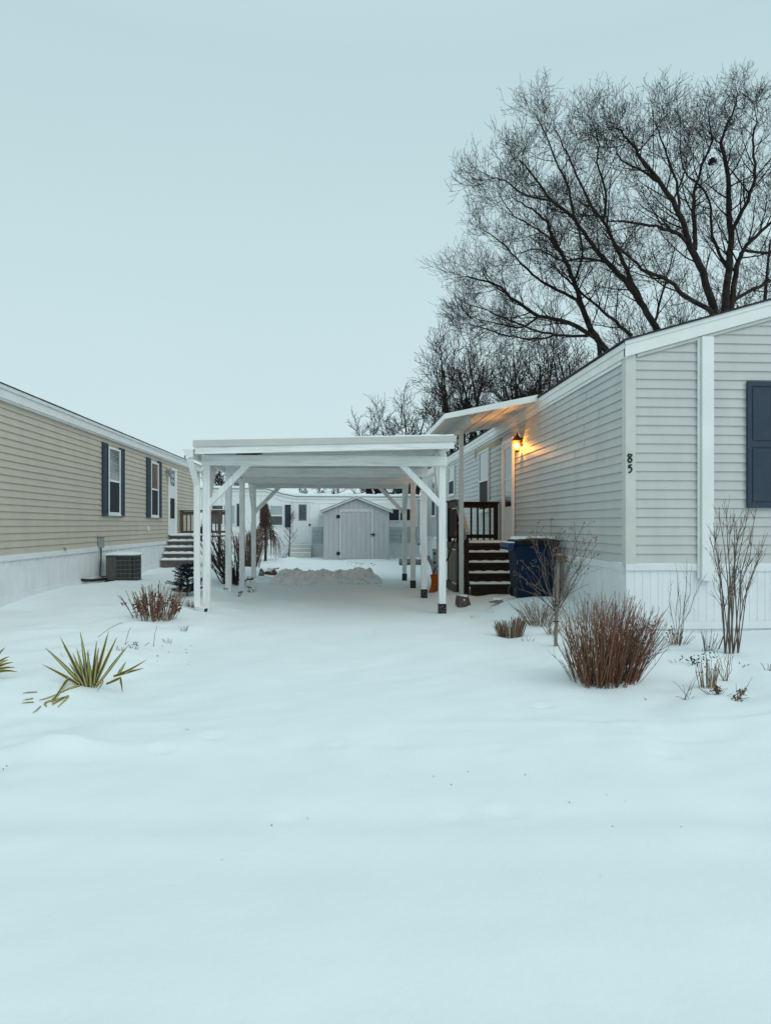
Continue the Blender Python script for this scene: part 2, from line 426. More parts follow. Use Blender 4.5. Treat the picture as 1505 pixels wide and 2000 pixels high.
# ================================================================= GREY HOUSE (number 85)
XR, YC = 3.508, 8.62
RE = 29.6                       # far end of the long wall
Z_SID, Z_EAVE = .885, 3.43
SL = .285; WID = 5.2
RIDGE = XR + WID / 2
gh = thing('grey_house', (XR + WID / 2, YC, 0), 'grey beige vinyl sided house with the number 85 on its corner trim', 'house')
rng = random.Random(3)
sid = MB()
lap(sid, lambda u: (XR, RE - u), (-1, 0), Z_SID, 3.46, .1143, lambda z: (0, RE - YC), rng)
def gclip(z):
    if z <= 3.46: return (0, WID)
    d = (z - 3.46) / SL
    return (min(d, WID / 2), max(WID - d, WID / 2))
lap(sid, lambda u: (XR + u, YC), (0, -1), Z_SID, 3.46 + SL * WID / 2, .1143, gclip, rng, joints=9)
sid.box(XR + WID, XR + WID - .02, YC + .01, RE, Z_SID, 3.46)
sid.box(XR + .02, XR + WID - .02, RE - .02, RE, Z_SID, 3.46)
wall = sid.build('wall', M_BEIGE, gh)
b = MB()   # corner trim post
b.box(XR - .026, XR + .105, YC - .028, YC - .001, Z_SID - .035, 3.50); b.box(XR - .026, XR - .001, YC - .001, YC + .085, Z_SID - .035, 3.47)
b.build('corner_trim', M_TRIM, gh, bevel=.004)
b = MB()   # boxed vertical board on the gable
pa = P(1371, 800, Y=YC - .09); pb = P(1394, 800, Y=YC - .09)
b.box(pa.x, pb.x, YC - .085, YC - .016, .665, 3.46 + SL * (pa.x - XR) - .03)
b.box(pa.x - .035, pa.x - .002, YC - .045, YC - .016, .69, 3.46 + SL * (pa.x - XR) - .035)
b.build('gable_board', M_WHITEMETAL, gh, bevel=.004)
# fascia : side and rake
b = MB()
b.box(XR - .045, XR - .004, YC - .055, RE + .1, Z_EAVE - .005, Z_EAVE + .165)
b.box(XR - .062, XR - .046, YC - .055, RE + .1, Z_EAVE + .10, Z_EAVE + .178)
b.box(XR - .03, XR - .016, YC + .1, RE, Z_EAVE - .055, Z_EAVE - .008)
b.build('eave_fascia', M_WHITEMETAL, gh, bevel=.004)
b = MB()
zr = lambda x: Z_EAVE + SL * (x - XR)
for (x0, x1) in ((XR - .045, RIDGE), (RIDGE, XR + WID + .045)):
    def za(x): return zr(x) if x <= RIDGE else zr(2 * RIDGE - x)
    b.prism([(x0, za(x0) + .012), (x1, za(x1) + .012), (x1, za(x1) + .21), (x0, za(x0) + .21)], 1, YC - .075, YC - .018)
    b.prism([(x0 - .01, za(x0) + .155), (x1, za(x1) + .155), (x1, za(x1) + .222), (x0 - .01, za(x0) + .222)], 1, YC - .092, YC - .0755)
b.build('rake_fascia', M_WHITEMETAL, gh, bevel=.004)
b = MB()
b.prism([(XR + .12, zr(XR + .12) - .028), (RIDGE, zr(RIDGE) - .028), (RIDGE, zr(RIDGE) + .009), (XR + .12, zr(XR + .12) + .009)], 1, YC - .04, YC - .018)
b.build('rake_trim', M_TRIM, gh)
b = MB()   # roof
b.prism([(XR - .085, Z_EAVE + .182), (RIDGE, Z_EAVE + .182 + SL * (WID / 2 + .085) + .01), (XR + WID + .085, Z_EAVE + .182), (XR + WID + .085, Z_EAVE + .204), (RIDGE, Z_EAVE + .204 + SL * (WID / 2 + .085) + .012), (XR - .085, Z_EAVE + .204)], 1, YC - .115, RE + .12)
roof = b.build('roof', M_SHING, gh)
b = MB()   # snow lying on the roof, back from the edges
b.prism([(XR + .5, Z_EAVE + .21 + SL * .585 + .006), (RIDGE - .05, Z_EAVE + .215 + SL * (WID / 2 + .085)), (RIDGE - .05, Z_EAVE + .25 + SL * (WID / 2 + .085)), (XR + .6, Z_EAVE + .24 + SL * .685)], 1, YC + .5, RE - .4)
b.build('roof_snow', M_SNOW, roof)
b = MB(); b.lathe((4.2, 13.2, 3.75), [(.04, 0), (.04, .3), (.03, .3)], 10); b.build('vent_pipe', M_GREYBOX, roof)
b = MB(); b.lathe((4.4, 20, 3.8), [(.06, 0), (.06, .22), (.1, .24), (.1, .3), (.02, .34)], 10); b.build('roof_vent', M_GREYBOX, roof)
# skirting
b = MB()
skirt(b, (XR + .004, RE), (XR + .004, YC + .004), (-1, 0), -.1, .80, rng)
skirt(b, (XR + .004, YC + .004), (XR + WID, YC + .004), (0, -1), -.1, .80, rng)
b.box(XR - .012, XR + .03, YC - .012, YC + .03, -.1, .784)
b.build('skirting', M_WHITEVINYL, gh)
b = MB()   # slightly wavy top rail
def wavy(mb, fr, n, L, zfun, h, t):
    N = 60; vs = []; fs = []
    for i in range(N + 1):
        u = L * i / N; x, y = fr(u); z = zfun(u); o = t + .006 * math.sin(u * 2.3 + 1)
        vs += [(x, y, z), (x + n[0] * o, y + n[1] * o, z), (x + n[0] * (o + .006), y + n[1] * (o + .006), z + h * .8), (x + n[0] * .006, y + n[1] * .006, z + h)]
    for i in range(N):
        for k in range(4): fs.append((i * 4 + k, i * 4 + (k + 1) % 4, i * 4 + 4 + (k + 1) % 4, i * 4 + 4 + k))
    fs += [(0, 1, 2, 3), (N * 4 + 3, N * 4 + 2, N * 4 + 1, N * 4)]
    mb.add(vs, fs)
wavy(b, lambda u: (XR, RE - u), (-1, 0), RE - YC - .04, lambda u: .782 + .012 * math.sin(u * 1.7) + .008 * math.sin(u * 4.1), .10, .016)
wavy(b, lambda u: (XR - .02 + u, YC), (0, -1), WID, lambda u: .786 + .010 * math.sin(u * 2.6 + .5), .10, .018)
b.build('skirting_rail', M_WHITEVINYL, gh, smooth=False)
b = MB(); b.box(XR, XR + WID, YC - .02, YC - .001, .062, .15); b.box(XR - .016, XR - .001, YC + .003, RE, -.1, .13)
b.build('skirting_base', M_WHITEVINYL, gh, bevel=.003)
# windows and door on the long wall
XF = XR - .019
window_x(gh, XF, -1, 16.80, 17.94, 1.70, 3.20, up=M_GLASSL)
window_x(gh, XF, -1, 22.05, 23.2, 2.31, 3.24, up=M_GLASSL)
window_x(gh, XF, -1, 26.6, 27.75, 1.68, 3.2, up=M_GLASSL)
d = MB()   # storm door
y0, y1, z0, z1 = 14.36, 15.27, 1.02, 3.11
d.box(XF, XF - .05, y0 - .045, y0 + .05, z0, z1 + .05); d.box(XF, XF - .05, y1 - .05, y1 + .045, z0, z1 + .05); d.box(XF, XF - .049, y0 + .05, y1 - .05, z1 - .04, z1 + .05)
door = d.build('door', M_WHITEMETAL, gh, bevel=.004)
d = MB(); d.box(XF, XF - .03, y0 + .05, y1 - .05, z0, z0 + .72); d.box(XF - .03, XF - .037, y0 + .13, y1 - .13, z0 + .12, z0 + .60); d.box(XF, XF - .03, y0 + .05, y0 + .14, z0 + .72, z1 - .04); d.box(XF, XF - .03, y1 - .14, y1 - .05, z0 + .72, z1 - .04)
d.box(XF, XF - .029, y0 + .14, y1 - .14, z1 - .13, z1 - .04)
d.build('door_panel', M_WHITEVINYL, door, bevel=.003)
d = MB(); d.box(XF, XF - .018, y0 + .14, y1 - .14, z0 + .72, z1 - .13); d.build('door_glass', M_GLASS, door)
d = MB(); d.box(XF - .018, XF - .03, y0 + .14, y1 - .14, z0 + 1.28, z0 + 1.31); d.build('glass_bar', M_WHITEMETAL, door)
d = MB(); d.tube([(XF - .03, y0 + .1, z0 + .95), (XF - .07, y0 + .1, z0 + .95), (XF - .07, y0 + .2, z0 + .95)], .011, 8); d.build('handle', M_STEEL, door)
b = MB()   # bare strip where a course of siding came off
b.add([(XF - .004, 15.55, 3.30), (XF - .004, 18.6, 3.33), (XF - .004, 18.6, 3.23), (XF - .004, 15.55, 3.17)], [(0, 1, 2, 3)])
b.box(XF - .004, XF - .02, 18.58, 18.63, 3.1, 3.34)
b.build('bare_strip', M_OSB, gh)
# shutter and window on the gable end
def face_y(house, Y, x0, x1, z0, z1, kind):
    if kind == 'shutter':
        b = MB(); st = .05; zm = z0 + (z1 - z0) * .5
        b.box(x0, x1, Y, Y - .022, z0, z1)
        for c, d in ((x0, x0 + st), (x1 - st, x1)): b.box(c, d, Y - .022, Y - .036, z0, z1)
        for c, d in ((z0, z0 + .06), (zm - .03, zm + .03), (z1 - .06, z1)): b.box(x0 + st, x1 - st, Y - .022, Y - .035, c, d)
        for c, d in ((z0 + .06, zm - .03), (zm + .03, z1 - .06)): b.box(x0 + st + .02, x1 - st - .02, Y - .022, Y - .030, c + .025, d - .025)
        return b.build('shutter', M_NAVY, house, bevel=.003)
ps = P(1457, 745, Y=YC - .03); pe = P(1457, 992, Y=YC - .03)
face_y(gh, YC - .019, ps.x, ps.x + .37, pe.z, ps.z, 'shutter')
f = MB(); wx0, wx1 = ps.x + .38, ps.x + 1.3
f.box(wx0, wx0 + .045, YC - .014, YC - .055, pe.z + .02, ps.z - .02); f.box(wx1 - .045, wx1, YC - .014, YC - .055, pe.z + .02, ps.z - .02)
f.box(wx0 + .045, wx1 - .045, YC - .014, YC - .054, ps.z - .065, ps.z - .02); f.box(wx0 + .045, wx1 - .045, YC - .014, YC - .054, pe.z + .02, pe.z + .065)
w = f.build('window', M_WHITEVINYL, gh, bevel=.003)
f = MB(); f.box(wx0 + .045, wx1 - .045, YC - .012, YC - .03, pe.z + .065, ps.z - .065); f.build('pane', M_GLASS, w)
# house number
def digit(path, px0=1200, py0=870, sc=30.1):
    pts = [P(px0 + x / sc, py0 + y / sc, Y=YC - .0315) for x, y in path]
    sm = []
    for i in range(len(pts) - 1):
        q0 = pts[max(i - 1, 0)]; q1 = pts[i]; q2 = pts[i + 1]; q3 = pts[min(i + 2, len(pts) - 1)]
        for t in (0, .33, .66):
            sm.append(.5 * ((2 * q1) + (q2 - q0) * t + (2 * q0 - 5 * q1 + 4 * q2 - q3) * t * t + (3 * q1 - q0 - 3 * q2 + q3) * t ** 3))
    sm.append(pts[-1])
    m = MB(); m.tube(sm, .0105, 6); return m
digit([(1010, 540), (940, 640), (870, 740), (795, 800), (768, 870), (795, 950), (880, 985), (965, 940), (988, 860), (950, 785), (870, 720), (800, 650), (778, 590), (805, 530), (880, 515), (925, 540)]).build('house_number', M_BLACK, gh)['label'] = 'black numeral 8'
m5 = digit([(985, 1130), (940, 1155), (880, 1165), (815, 1165)])
m6 = digit([(815, 1165), (812, 1250), (808, 1330)]); m7 = digit([(808, 1330), (850, 1280), (910, 1280), (965, 1330), (985, 1410), (950, 1510), (890, 1570), (800, 1590)])
for q in (m6, m7): m5.add(q.v, q.f)
m5.build('house_number', M_BLACK, gh)['label'] = 'black numeral 5'

# ---- lit wall lantern
_lp = P(1009, 871, Y=13.75); LX, LY, LZ = _lp.x, 13.75, _lp.z + .015
lt = thing('wall_lantern', (XR, LY, LZ), 'lit brass wall lantern glowing orange beside the white storm door', 'lantern')
b = MB(); b.lathe((0, 0, 0), [(.055, 0), (.06, .012), (.03, .025)], 12)
b.v = [(XF - v[2], LY + v[0], LZ + .06 + v[1] * 1.6) for v in b.v]
b.build('backplate', M_BRASS, lt, smooth=True)
b = MB(); b.tube([(XF - .02, LY, LZ + .03), (XF - .08, LY, LZ - .02), (LX + .05, LY, LZ + .16), (LX, LY, LZ + .24)], .009, 8); b.build('arm', M_BRASS, lt, smooth=True)
b = MB(); b.lathe((LX, LY, LZ + .085), [(.105, -.004), (.112, .012), (.07, .06), (.035, .1), (.014, .125), (.016, .145), (.006, .175)], 6)
b.lathe((LX, LY, LZ - .105), [(.02, -.03), (.045, -.008), (.052, .006)], 6)
for k in range(6):
    a = k * math.pi / 3
    b.bar((LX + .05 * math.cos(a), LY + .05 * math.sin(a), LZ - .1), (LX + .08 * math.cos(a), LY + .08 * math.sin(a), LZ + .09), .007, .007, (math.cos(a), math.sin(a), 0))
b.build('cage', M_BRASS, lt)
b = MB()
for k in range(6):
    a = k * math.pi / 3; c = a + math.pi / 3
    b.add([(LX + .049 * math.cos(a), LY + .049 * math.sin(a), LZ - .098), (LX + .049 * math.cos(c), LY + .049 * math.sin(c), LZ - .098), (LX + .078 * math.cos(c), LY + .078 * math.sin(c), LZ + .084), (LX + .078 * math.cos(a), LY + .078 * math.sin(a), LZ + .084)], [(0, 1, 2, 3)])
b.build('glass', M_LGLASS, lt)
b = MB(); b.lathe((LX, LY, LZ - .06), [(.008, 0), (.026, .02), (.034, .05), (.028, .08), (.012, .1)], 12); b.build('bulb', M_BULB, lt, smooth=True)
ld = bpy.data.lights.new('lantern_light', 'POINT'); ld.energy = 44; ld.color = (1, .42, .06); ld.shadow_soft_size = .03
lo = bpy.data.objects.new('lantern_light', ld); COL.objects.link(lo); lo.location = (LX - XR - .042, 0, -.02); lo.parent = lt

# ---- awning over the porch
A0, A1, AXo = 12.42, 16.05, 1.79
zi, zo = 3.565, 3.225        # underside at the wall and at the outer edge
aw = thing('porch_awning', (2.26, 13.55, 0), 'white flat metal awning sloping out over the porch steps on posts', 'awning')
sl = (zi - zo) / (XR - .06 - AXo)
za = lambda x: zo + sl * (x - AXo)
b = MB(); x1 = XR - .065
b.prism([(AXo + .02, za(AXo) + .02), (x1, za(x1) + .02), (x1, za(x1) + .07), (AXo + .02, za(AXo) + .07)], 1, A0 + .02, A1)
k = AXo + .3
while k < x1 - .1:      # pan seams under the panel
    b.box(k, k + .012, A0 + .03, A1 - .01, za(k) + .004, za(k) + .03); k += .3
b.build('roof_panel', M_CREAMMETAL, aw)
b = MB()
b.prism([(AXo - .02, za(AXo) - .005), (x1, za(x1) - .012), (x1, za(x1) + .105), (AXo - .02, za(AXo) + .088)], 1, A0 - .012, A0 + .016)
b.box(AXo - .02, AXo + .012, A0 + .018, A1 + .01, zo - .008, zo + .086)
b.build('edge_trim', M_WHITEMETAL, aw, bevel=.004)
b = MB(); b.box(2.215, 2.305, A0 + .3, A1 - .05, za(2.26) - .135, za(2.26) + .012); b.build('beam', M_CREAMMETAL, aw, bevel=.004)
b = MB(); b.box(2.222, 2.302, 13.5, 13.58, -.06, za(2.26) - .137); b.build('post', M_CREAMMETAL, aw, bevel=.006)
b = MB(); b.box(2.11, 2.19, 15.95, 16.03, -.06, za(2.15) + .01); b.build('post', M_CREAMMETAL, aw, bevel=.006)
b = MB(); b.box(AXo + .06, x1 - .3, A0 + .3, A1 - .2, zo + .19, zo + .21)
b.v = [(x, y, za(x) + .072 + (.025 if z > zo + .2 else 0)) for x, y, z in b.v]; b.build('snow', M_SNOW, aw)

# ---- porch steps (grey house)
st = thing('porch_steps', (2.9, 14.2, 0), 'dark wet wood porch steps with landing by the white storm door', 'steps')
SX0, SX1 = 2.42, 3.46
fronts = [13.56, 13.80, 14.04, 14.28, 14.52]; tops = [.215, .41, .605, .80, .985]
for i, (yf, zt) in enumerate(zip(fronts, tops)):
    yb = fronts[i + 1] + .02 if i < 4 else 15.86
    t = MB(); t.box(SX0 - (.06 if i == 0 else 0), SX1, yf - .025, yb, zt - .045, zt); tr = t.build('tread' if i < 4 else 'landing', M_WOODX, st, bevel=.004)
    s_ = MB(); N = 22
    xs = [SX0 + .01 + (SX1 - SX0 - .02) * k / N for k in range(N + 1)]
    yb2 = yb - .03 if i < 4 else 15.8
    vs = []; fs = []
    for k, x in enumerate(xs):
        hh = .040 + .008 * math.sin(k * 1.3 + i) + .005 * math.sin(k * 3.1)
        vs += [(x, yf - .018, zt + .001), (x, yf - .004, zt + hh), (x, yb2, zt + hh * .8), (x, yb2, zt + .001)]
    for k in range(N):
        for q in range(4): fs.append((k * 4 + q, k * 4 + (q + 1) % 4, k * 4 + 4 + (q + 1) % 4, k * 4 + 4 + q))
    fs += [(0, 1, 2, 3), (N * 4 + 3, N * 4 + 2, N * 4 + 1, N * 4)]
    s_.add(vs, fs); s_.build('snow', M_SNOW, tr, smooth=False)
    r = MB(); r.box(SX0 + .03, SX1 - .01, yf + .005, yf + .03, zt - .195 if i else -.05, zt - .047)
    r.build('riser', M_WOODX, st, bevel=.003)
b = MB(); b.prism([(13.55, -.05), (14.52, .72), (14.52, .95), (13.55, .2)], 0, SX0 - .045, SX0 - .004); b.build('stringer', M_WOOD, st, bevel=.003)
b = MB(); b.prism([(13.6, -.05), (14.52, .72), (14.52, .95), (13.6, .2)], 0, SX1 - .03, SX1 + .01); b.build('stringer', M_WOOD, st, bevel=.003)
def post(par, x, y, z0, z1, m=M_WOOD, w=.089):
    q = MB(); q.box(x - w / 2, x + w / 2, y - w / 2, y + w / 2, z0, z1); return q.build('post', m, par, bevel=.005)
post(st, 2.375, 13.62, -.06, 1.17); post(st, 2.375, 14.57, -.06, 1.80); post(st, 2.375, 15.8, -.06, 1.84); post(st, 3.42, 15.8, .94, 1.84)
for q in ((2.42, 3.375, 15.785, 15.825, 1.74, 1.84), (2.42, 3.375, 15.785, 15.825, 1.06, 1.145)):
    b = MB(); b.box(*q); b.build('rail', M_WOOD, st, bevel=.003)
b = MB(); b.box(2.33, 3.49, 15.74, 15.88, 1.842, 1.878); b.build('rail_cap', M_WOOD, st, bevel=.003)
for px in (919, 931.6, 943.6, 955.6):
    x = P(px, 1000, Y=15.8).x
    q = MB(); q.box(x - .019, x + .019, 15.74, 15.784, 1.02, 1.80); q.build('baluster', M_WOOD, st, bevel=.003)
b = MB(); b.bar((2.385, 13.52, 1.20), (2.385, 14.6, 1.87), .075, .034); b.build('handrail', M_WOODP, st, bevel=.003)
b = MB(); b.bar((2.345, 13.56, 1.10), (2.345, 14.56, 1.73), .03, .09); b.build('rail', M_WOODP, st, bevel=.003)
b = MB(); b.bar((2.375, 13.6, .70), (2.375, 14.55, 1.30), .035, .07); b.build('rail', M_WOOD, st, bevel=.003)
y = 14.62; k = 0
sp = MB()
while y < 15.74:     # upright boards closing the landing's outer side, above and below the floor
    sp.box(2.352, 2.372 + .004 * (k % 3), y, y + .128, 1.10, 1.70)
    y += .135; k += 1
sp.build('side_boards', M_WOOD, st, bevel=.002)
sp = MB(); y = 14.5; k = 0
while y < 15.84:
    sp.box(2.335, 2.352 + .004 * (k % 3), y, y + .138, .13 + .02 * (k % 2), .83)
    y += .15; k += 1
sp.build('side_boards', M_WOODG, st, bevel=.002)
for q in ((2.335, 2.37, 14.5, 15.86, 1.72, 1.86), (2.325, 2.36, 14.5, 15.86, .85, .98), (2.30, 2.333, 14.4, 15.9, -.05, .12)):
    b = MB(); b.box(*q); b.build('rim_board', M_WOODL, st, bevel=.003)
b = MB(); b.box(2.28, 2.46, 14.6, 15.86, 1.862, 1.89); b.build('rail_cap', M_WOODL, st, bevel=.003)
# ---- snow shovel leaning by the steps
sh = thing('snow_shovel', (2.1, 14.3, 0), 'orange bladed snow shovel with bent dark shaft leaning on the porch steps', 'shovel')
SY = 14.15
def pp(x, y, Y): return P(x, y, Y=Y)
out = []
prof = [(-.23, 0), (-.12, .05), (0, .065), (.12, .05), (.23, 0)]
B0 = Vector((1.98, 14.35, .03))
blade = MB(); N = 8; vs = []; fs = []
for i in range(N + 1):
    t = i / N
    cz = g(1.79, 14.2) + .0 + .36 * t; cx = 1.775 + .05 * math.sin(t * 2.9); wd = .20 * (1 - .22 * t * t)
    for j in range(7):
        s_ = -1 + 2 * j / 6
        # blade faces mostly towards -X/+Y : width runs along a diagonal
        vs.append((cx + .105 * s_ * wd / .2 + .02 * s_ * s_, 14.2 + s_ * wd * .7, cz + .015 * abs(s_)))
n0 = len(vs)
vs2 = [(x + .012, y - .004, z) for x, y, z in vs]
for i in range(N):
    for j in range(6):
        a = i * 7 + j; fs.append((a, a + 1, a + 8, a + 7)); fs.append((n0 + a, n0 + a + 7, n0 + a + 8, n0 + a + 1))
for i in range(N): fs += [(i * 7, i * 7 + 7, n0 + i * 7 + 7, n0 + i * 7), (i * 7 + 6, n0 + i * 7 + 6, n0 + i * 7 + 13, i * 7 + 13)]
for j in range(6): fs += [(j, n0 + j, n0 + j + 1, j + 1), (N * 7 + j, N * 7 + j + 1, n0 + N * 7 + j + 1, n0 + N * 7 + j)]
blade.add(vs + vs2, fs); blade.build('blade', M_ORANGE, sh, smooth=True)
pts = [(1.80, 14.2, .26), (1.805, 14.2, .38), pp(849.5, 1110, 14.2), pp(853.5, 1106, 14.2), pp(860, 1106, 14.25), pp(873, 1093, 14.5), pp(890, 1045, 14.55)]
b = MB(); b.tube(pts, .016, 8); b.build('shaft', M_BLACK, sh, smooth=True)
b = MB(); b.tube([pp(889.5, 1046, 14.55), pp(893.5, 1030, 14.57), pp(895, 1022, 14.58)], .02, 8); b.tube([pp(891, 1028, 14.57), pp(895, 1020, 14.5), pp(898, 1018, 14.65)], .014, 8); b.build('grip', M_ORANGE, sh, smooth=True)
# ---- drain leader and pedestal behind it
da = pp(835, 1087, 15.9); db = pp(853, 1122, 15.7); dm = da.lerp(db, .55)
dl = MB(); dl.bar(da, db, .085, .05, (0, 1, 0)); dl.bar(dm, (db.x, db.y, db.z - .15), .10, .05, (0, 1, 0)); dl.bar(da + Vector((-.006, 0, .012)), da + Vector((.012, 0, -.024)), .095, .06, (0, 1, 0))
tag(dl.build('drain_leader', M_LEADER, None, bevel=.01), 'grey sloping drain leader behind the orange shovel blade', 'drain leader')
ped = thing('utility_pedestal', (3.0, 22.0, 0), 'slim grey utility pedestal with small windows behind the orange shovel', 'pedestal')
p0 = P(848, 1074, Y=20.6)
b = MB(); b.box(p0.x - .06, p0.x + .06, 20.55, 20.67, -.05, p0.z); b.box(p0.x - .07, p0.x + .07, 20.54, 20.68, p0.z + .001, p0.z + .03); b.build('housing', M_GREYBOX, ped, bevel=.008)
for k in range(4):
    b = MB(); z = p0.z - .1 - k * .13; b.box(p0.x - .035, p0.x + .035, 20.535, 20.548, z - .04, z + .03); b.build('panel', M_WIRE if k % 2 else M_ACDARK, ped)

# ================================================================= TAN HOUSE
XL = -5.264; LE0, LE1 = 5.0, 26.3
th = thing('tan_house', (XL - 2.2, 16, 0), 'tan vinyl sided house with navy shutters and white skirting', 'house')
sid = MB(); rng = random.Random(9)
lap(sid, lambda u: (XL, LE0 + u), (1, 0), .885, 3.27, .1143, lambda z: (0, LE1 - LE0), rng, off=.0006, joints=6)
lap(sid, lambda u: (XL - u, LE1), (0, 1), .885, 3.27, .1143, lambda z: (0, 4.4), rng)
sid.box(XL - 4.4, XL - .02, LE0, LE0 + .02, .885, 3.27)
sid.build('wall', M_TAN, th)
b = MB()
b.box(XL + .002, XL + .06, LE0 - .1, LE1 + .12, 3.27, 3.335); b.box(XL + .061, XL + .085, LE0 - .1, LE1 + .12, 3.30, 3.47); b.box(XL + .086, XL + .11, LE0 - .1, LE1 + .12, 3.44, 3.50)
b.build('eave_fascia', M_WHITEMETAL, th, bevel=.004)
b = MB()
b.prism([(XL + .125, 3.501), (XL - 2.2, 3.95), (XL - 4.5, 3.5), (XL - 4.5, 3.52), (XL - 2.2, 3.975), (XL + .125, 3.513)], 1, LE0 - .15, LE1 + .16)
lroof = b.build('roof', M_SHING, th)
b = MB(); rg = random.Random(2); y = LE0
while y < LE1:    # ragged snow and curled shingles along the eave
    w = rg.uniform(.2, .9); e = rg.choice((0, 0, 0, .01, .03, .12))
    b.prism([(XL + .128 - e, 3.514), (XL - 1.9, 3.92), (XL - 1.9, 3.95), (XL + .10 - e, 3.536)], 1, y, min(y + w, LE1)); y += w
b.build('roof_snow', M_SNOW, lroof)
b = MB(); q = P(361.5, 900, X=XL - .6); b.lathe((q.x, q.y, 3.6), [(.035, 0), (.035, .34), (.025, .34)], 10); b.build('vent_pipe', M_GREYBOX, lroof)
b = MB(); skirt(b, (XL + .004, LE0), (XL + .004, LE1), (1, 0), -.1, .80, rng, pitch=.29, gd=.03, gw=.035); b.build('skirting', M_WHITEVINYL, th)
b = MB(); b.box(XL, XL + .03, LE0, LE1, .79, .882); b.build('skirting_rail', M_WHITEVINYL, th, bevel=.004)
b = MB(); b.box(XL, XL + .022, LE0, LE1, -.1, .245); b.build('skirting_base', M_WHITEVINYL, th, bevel=.004)
b = MB(); b.box(XL + .001, XL + .05, LE1 - .07, LE1 + .02, .86, 3.27); b.build('corner_trim', M_TRIM, th, bevel=.004)
XG = XL + .019
M_BLINDGLASS = glassmat('blind_behind_glass', (.12, .135, .125), .05, .9)
def blinds():
    m = M_BLINDGLASS; nt = m.node_tree; b = nt.nodes['Principled BSDF']
    tc = nt.nodes.new('ShaderNodeTexCoord'); wv = nt.nodes.new('ShaderNodeTexWave'); wv.bands_direction = 'Z'; wv.inputs['Scale'].default_value = 7
    nt.links.new(tc.outputs['Object'], wv.inputs['Vector'])
    rp = nt.nodes.new('ShaderNodeValToRGB'); rp.color_ramp.elements[0].color = (.05, .055, .05, 1); rp.color_ramp.elements[1].color = (.22, .24, .22, 1)
    nt.links.new(wv.outputs['Fac'], rp.inputs['Fac']); nt.links.new(rp.outputs['Color'], b.inputs['Base Color'])
blinds()
M_ROOMGLASS = glassmat('warm_curtain_behind_glass', (.20, .13, .085), .06, .7)
window_x(th, XG, 1, 16.17, 17.0, 1.60, 3.11, up=M_BLINDGLASS); window_x(th, XG, 1, 19.68, 20.46, 1.59, 3.09, up=M_ROOMGLASS)
for a, c in ((15.82, 16.155), (17.015, 17.35), (19.32, 19.665), (20.475, 20.82)): shutter_x(th, XG, 1, a, c, 1.56, 3.17)
d = MB(); y0, y1, z0, z1 = 21.7, 22.58, 1.05, 3.05
d.box(XG, XG + .05, y0 - .06, y0 + .04, z0, z1 + .05); d.box(XG, XG + .05, y1 - .04, y1 + .06, z0, z1 + .05); d.box(XG, XG + .049, y0 + .04, y1 - .04, z1 - .03, z1 + .05)
dr = d.build('door', M_WHITEMETAL, th, bevel=.004)
d = MB(); d.box(XG, XG + .03, y0 + .04, y1 - .04, z0, z0 + .50); d.box(XG, XG + .03, y0 + .04, y0 + .14, z0 + .5, z1 - .03); d.box(XG, XG + .03, y1 - .14, y1 - .04, z0 + .5, z1 - .03); d.box(XG, XG + .029, y0 + .14, y1 - .14, z0 + 1.12, z0 + 1.5); d.build('door_panel', M_WHITEVINYL, dr, bevel=.003)
d = MB(); d.box(XG, XG + .02, y0 + .14, y1 - .14, z0 + .5, z0 + 1.12); d.build('lower_pane', M_SCREEN, dr)
d = MB(); d.box(XG, XG + .02, y0 + .14, y1 - .14, z0 + 1.5, z1 - .03); d.build('upper_pane', M_GLASSL, dr)
sc = MB()
for zc in (z0 + 1.62, z0 + 1.78):
    for s_ in (-1, 1):
        sc.tube([(XG + .028, (y0 + y1) / 2 + s_ * (.05 + .09 * (1 - t)) * math.cos(t * 5), zc + .11 * (1 - t) * math.sin(t * 5)) for t in [i / 10 for i in range(11)]], .007, 5)
sc.build('scrollwork', M_WHITEMETAL, dr)
b = MB(); b.lathe((XG + .045, y0 + .1, z0 + .98), [(.012, -.05), (.016, -.02), (.016, .02), (.012, .05)], 8); b.build('handle', M_BLACK, dr)
b = MB(); b.box(XG, XG + .012, 19.43, 19.50, 1.2, 1.33); b.box(XG + .012, XG + .05, 19.435, 19.455, 1.2, 1.33); b.build('wall_vent', M_WHITEVINYL, th, bevel=.003)
b = MB(); b.box(XG, XG + .03, 13.7, 13.76, .87, .93); b.build('hose_bib', M_GREYBOX, th)
ll = thing('porch_light', (XG, 21.45, 2.95), 'unlit grey lantern on tan siding beside the white door', 'lantern')
b = MB(); b.lathe((XG + .12, 21.45, 2.88), [(.03, -.1), (.06, 0), (.075, .1), (.02, .17), (.008, .2)], 6); b.build('shade', M_GREYBOX, ll)
b = MB(); b.tube([(XG, 21.45, 2.93), (XG + .06, 21.45, 2.98), (XG + .12, 21.45, 3.04)], .012, 6); b.box(XG, XG + .015, 21.41, 21.49, 2.86, 3.0); b.build('bracket', M_GREYBOX, ll)

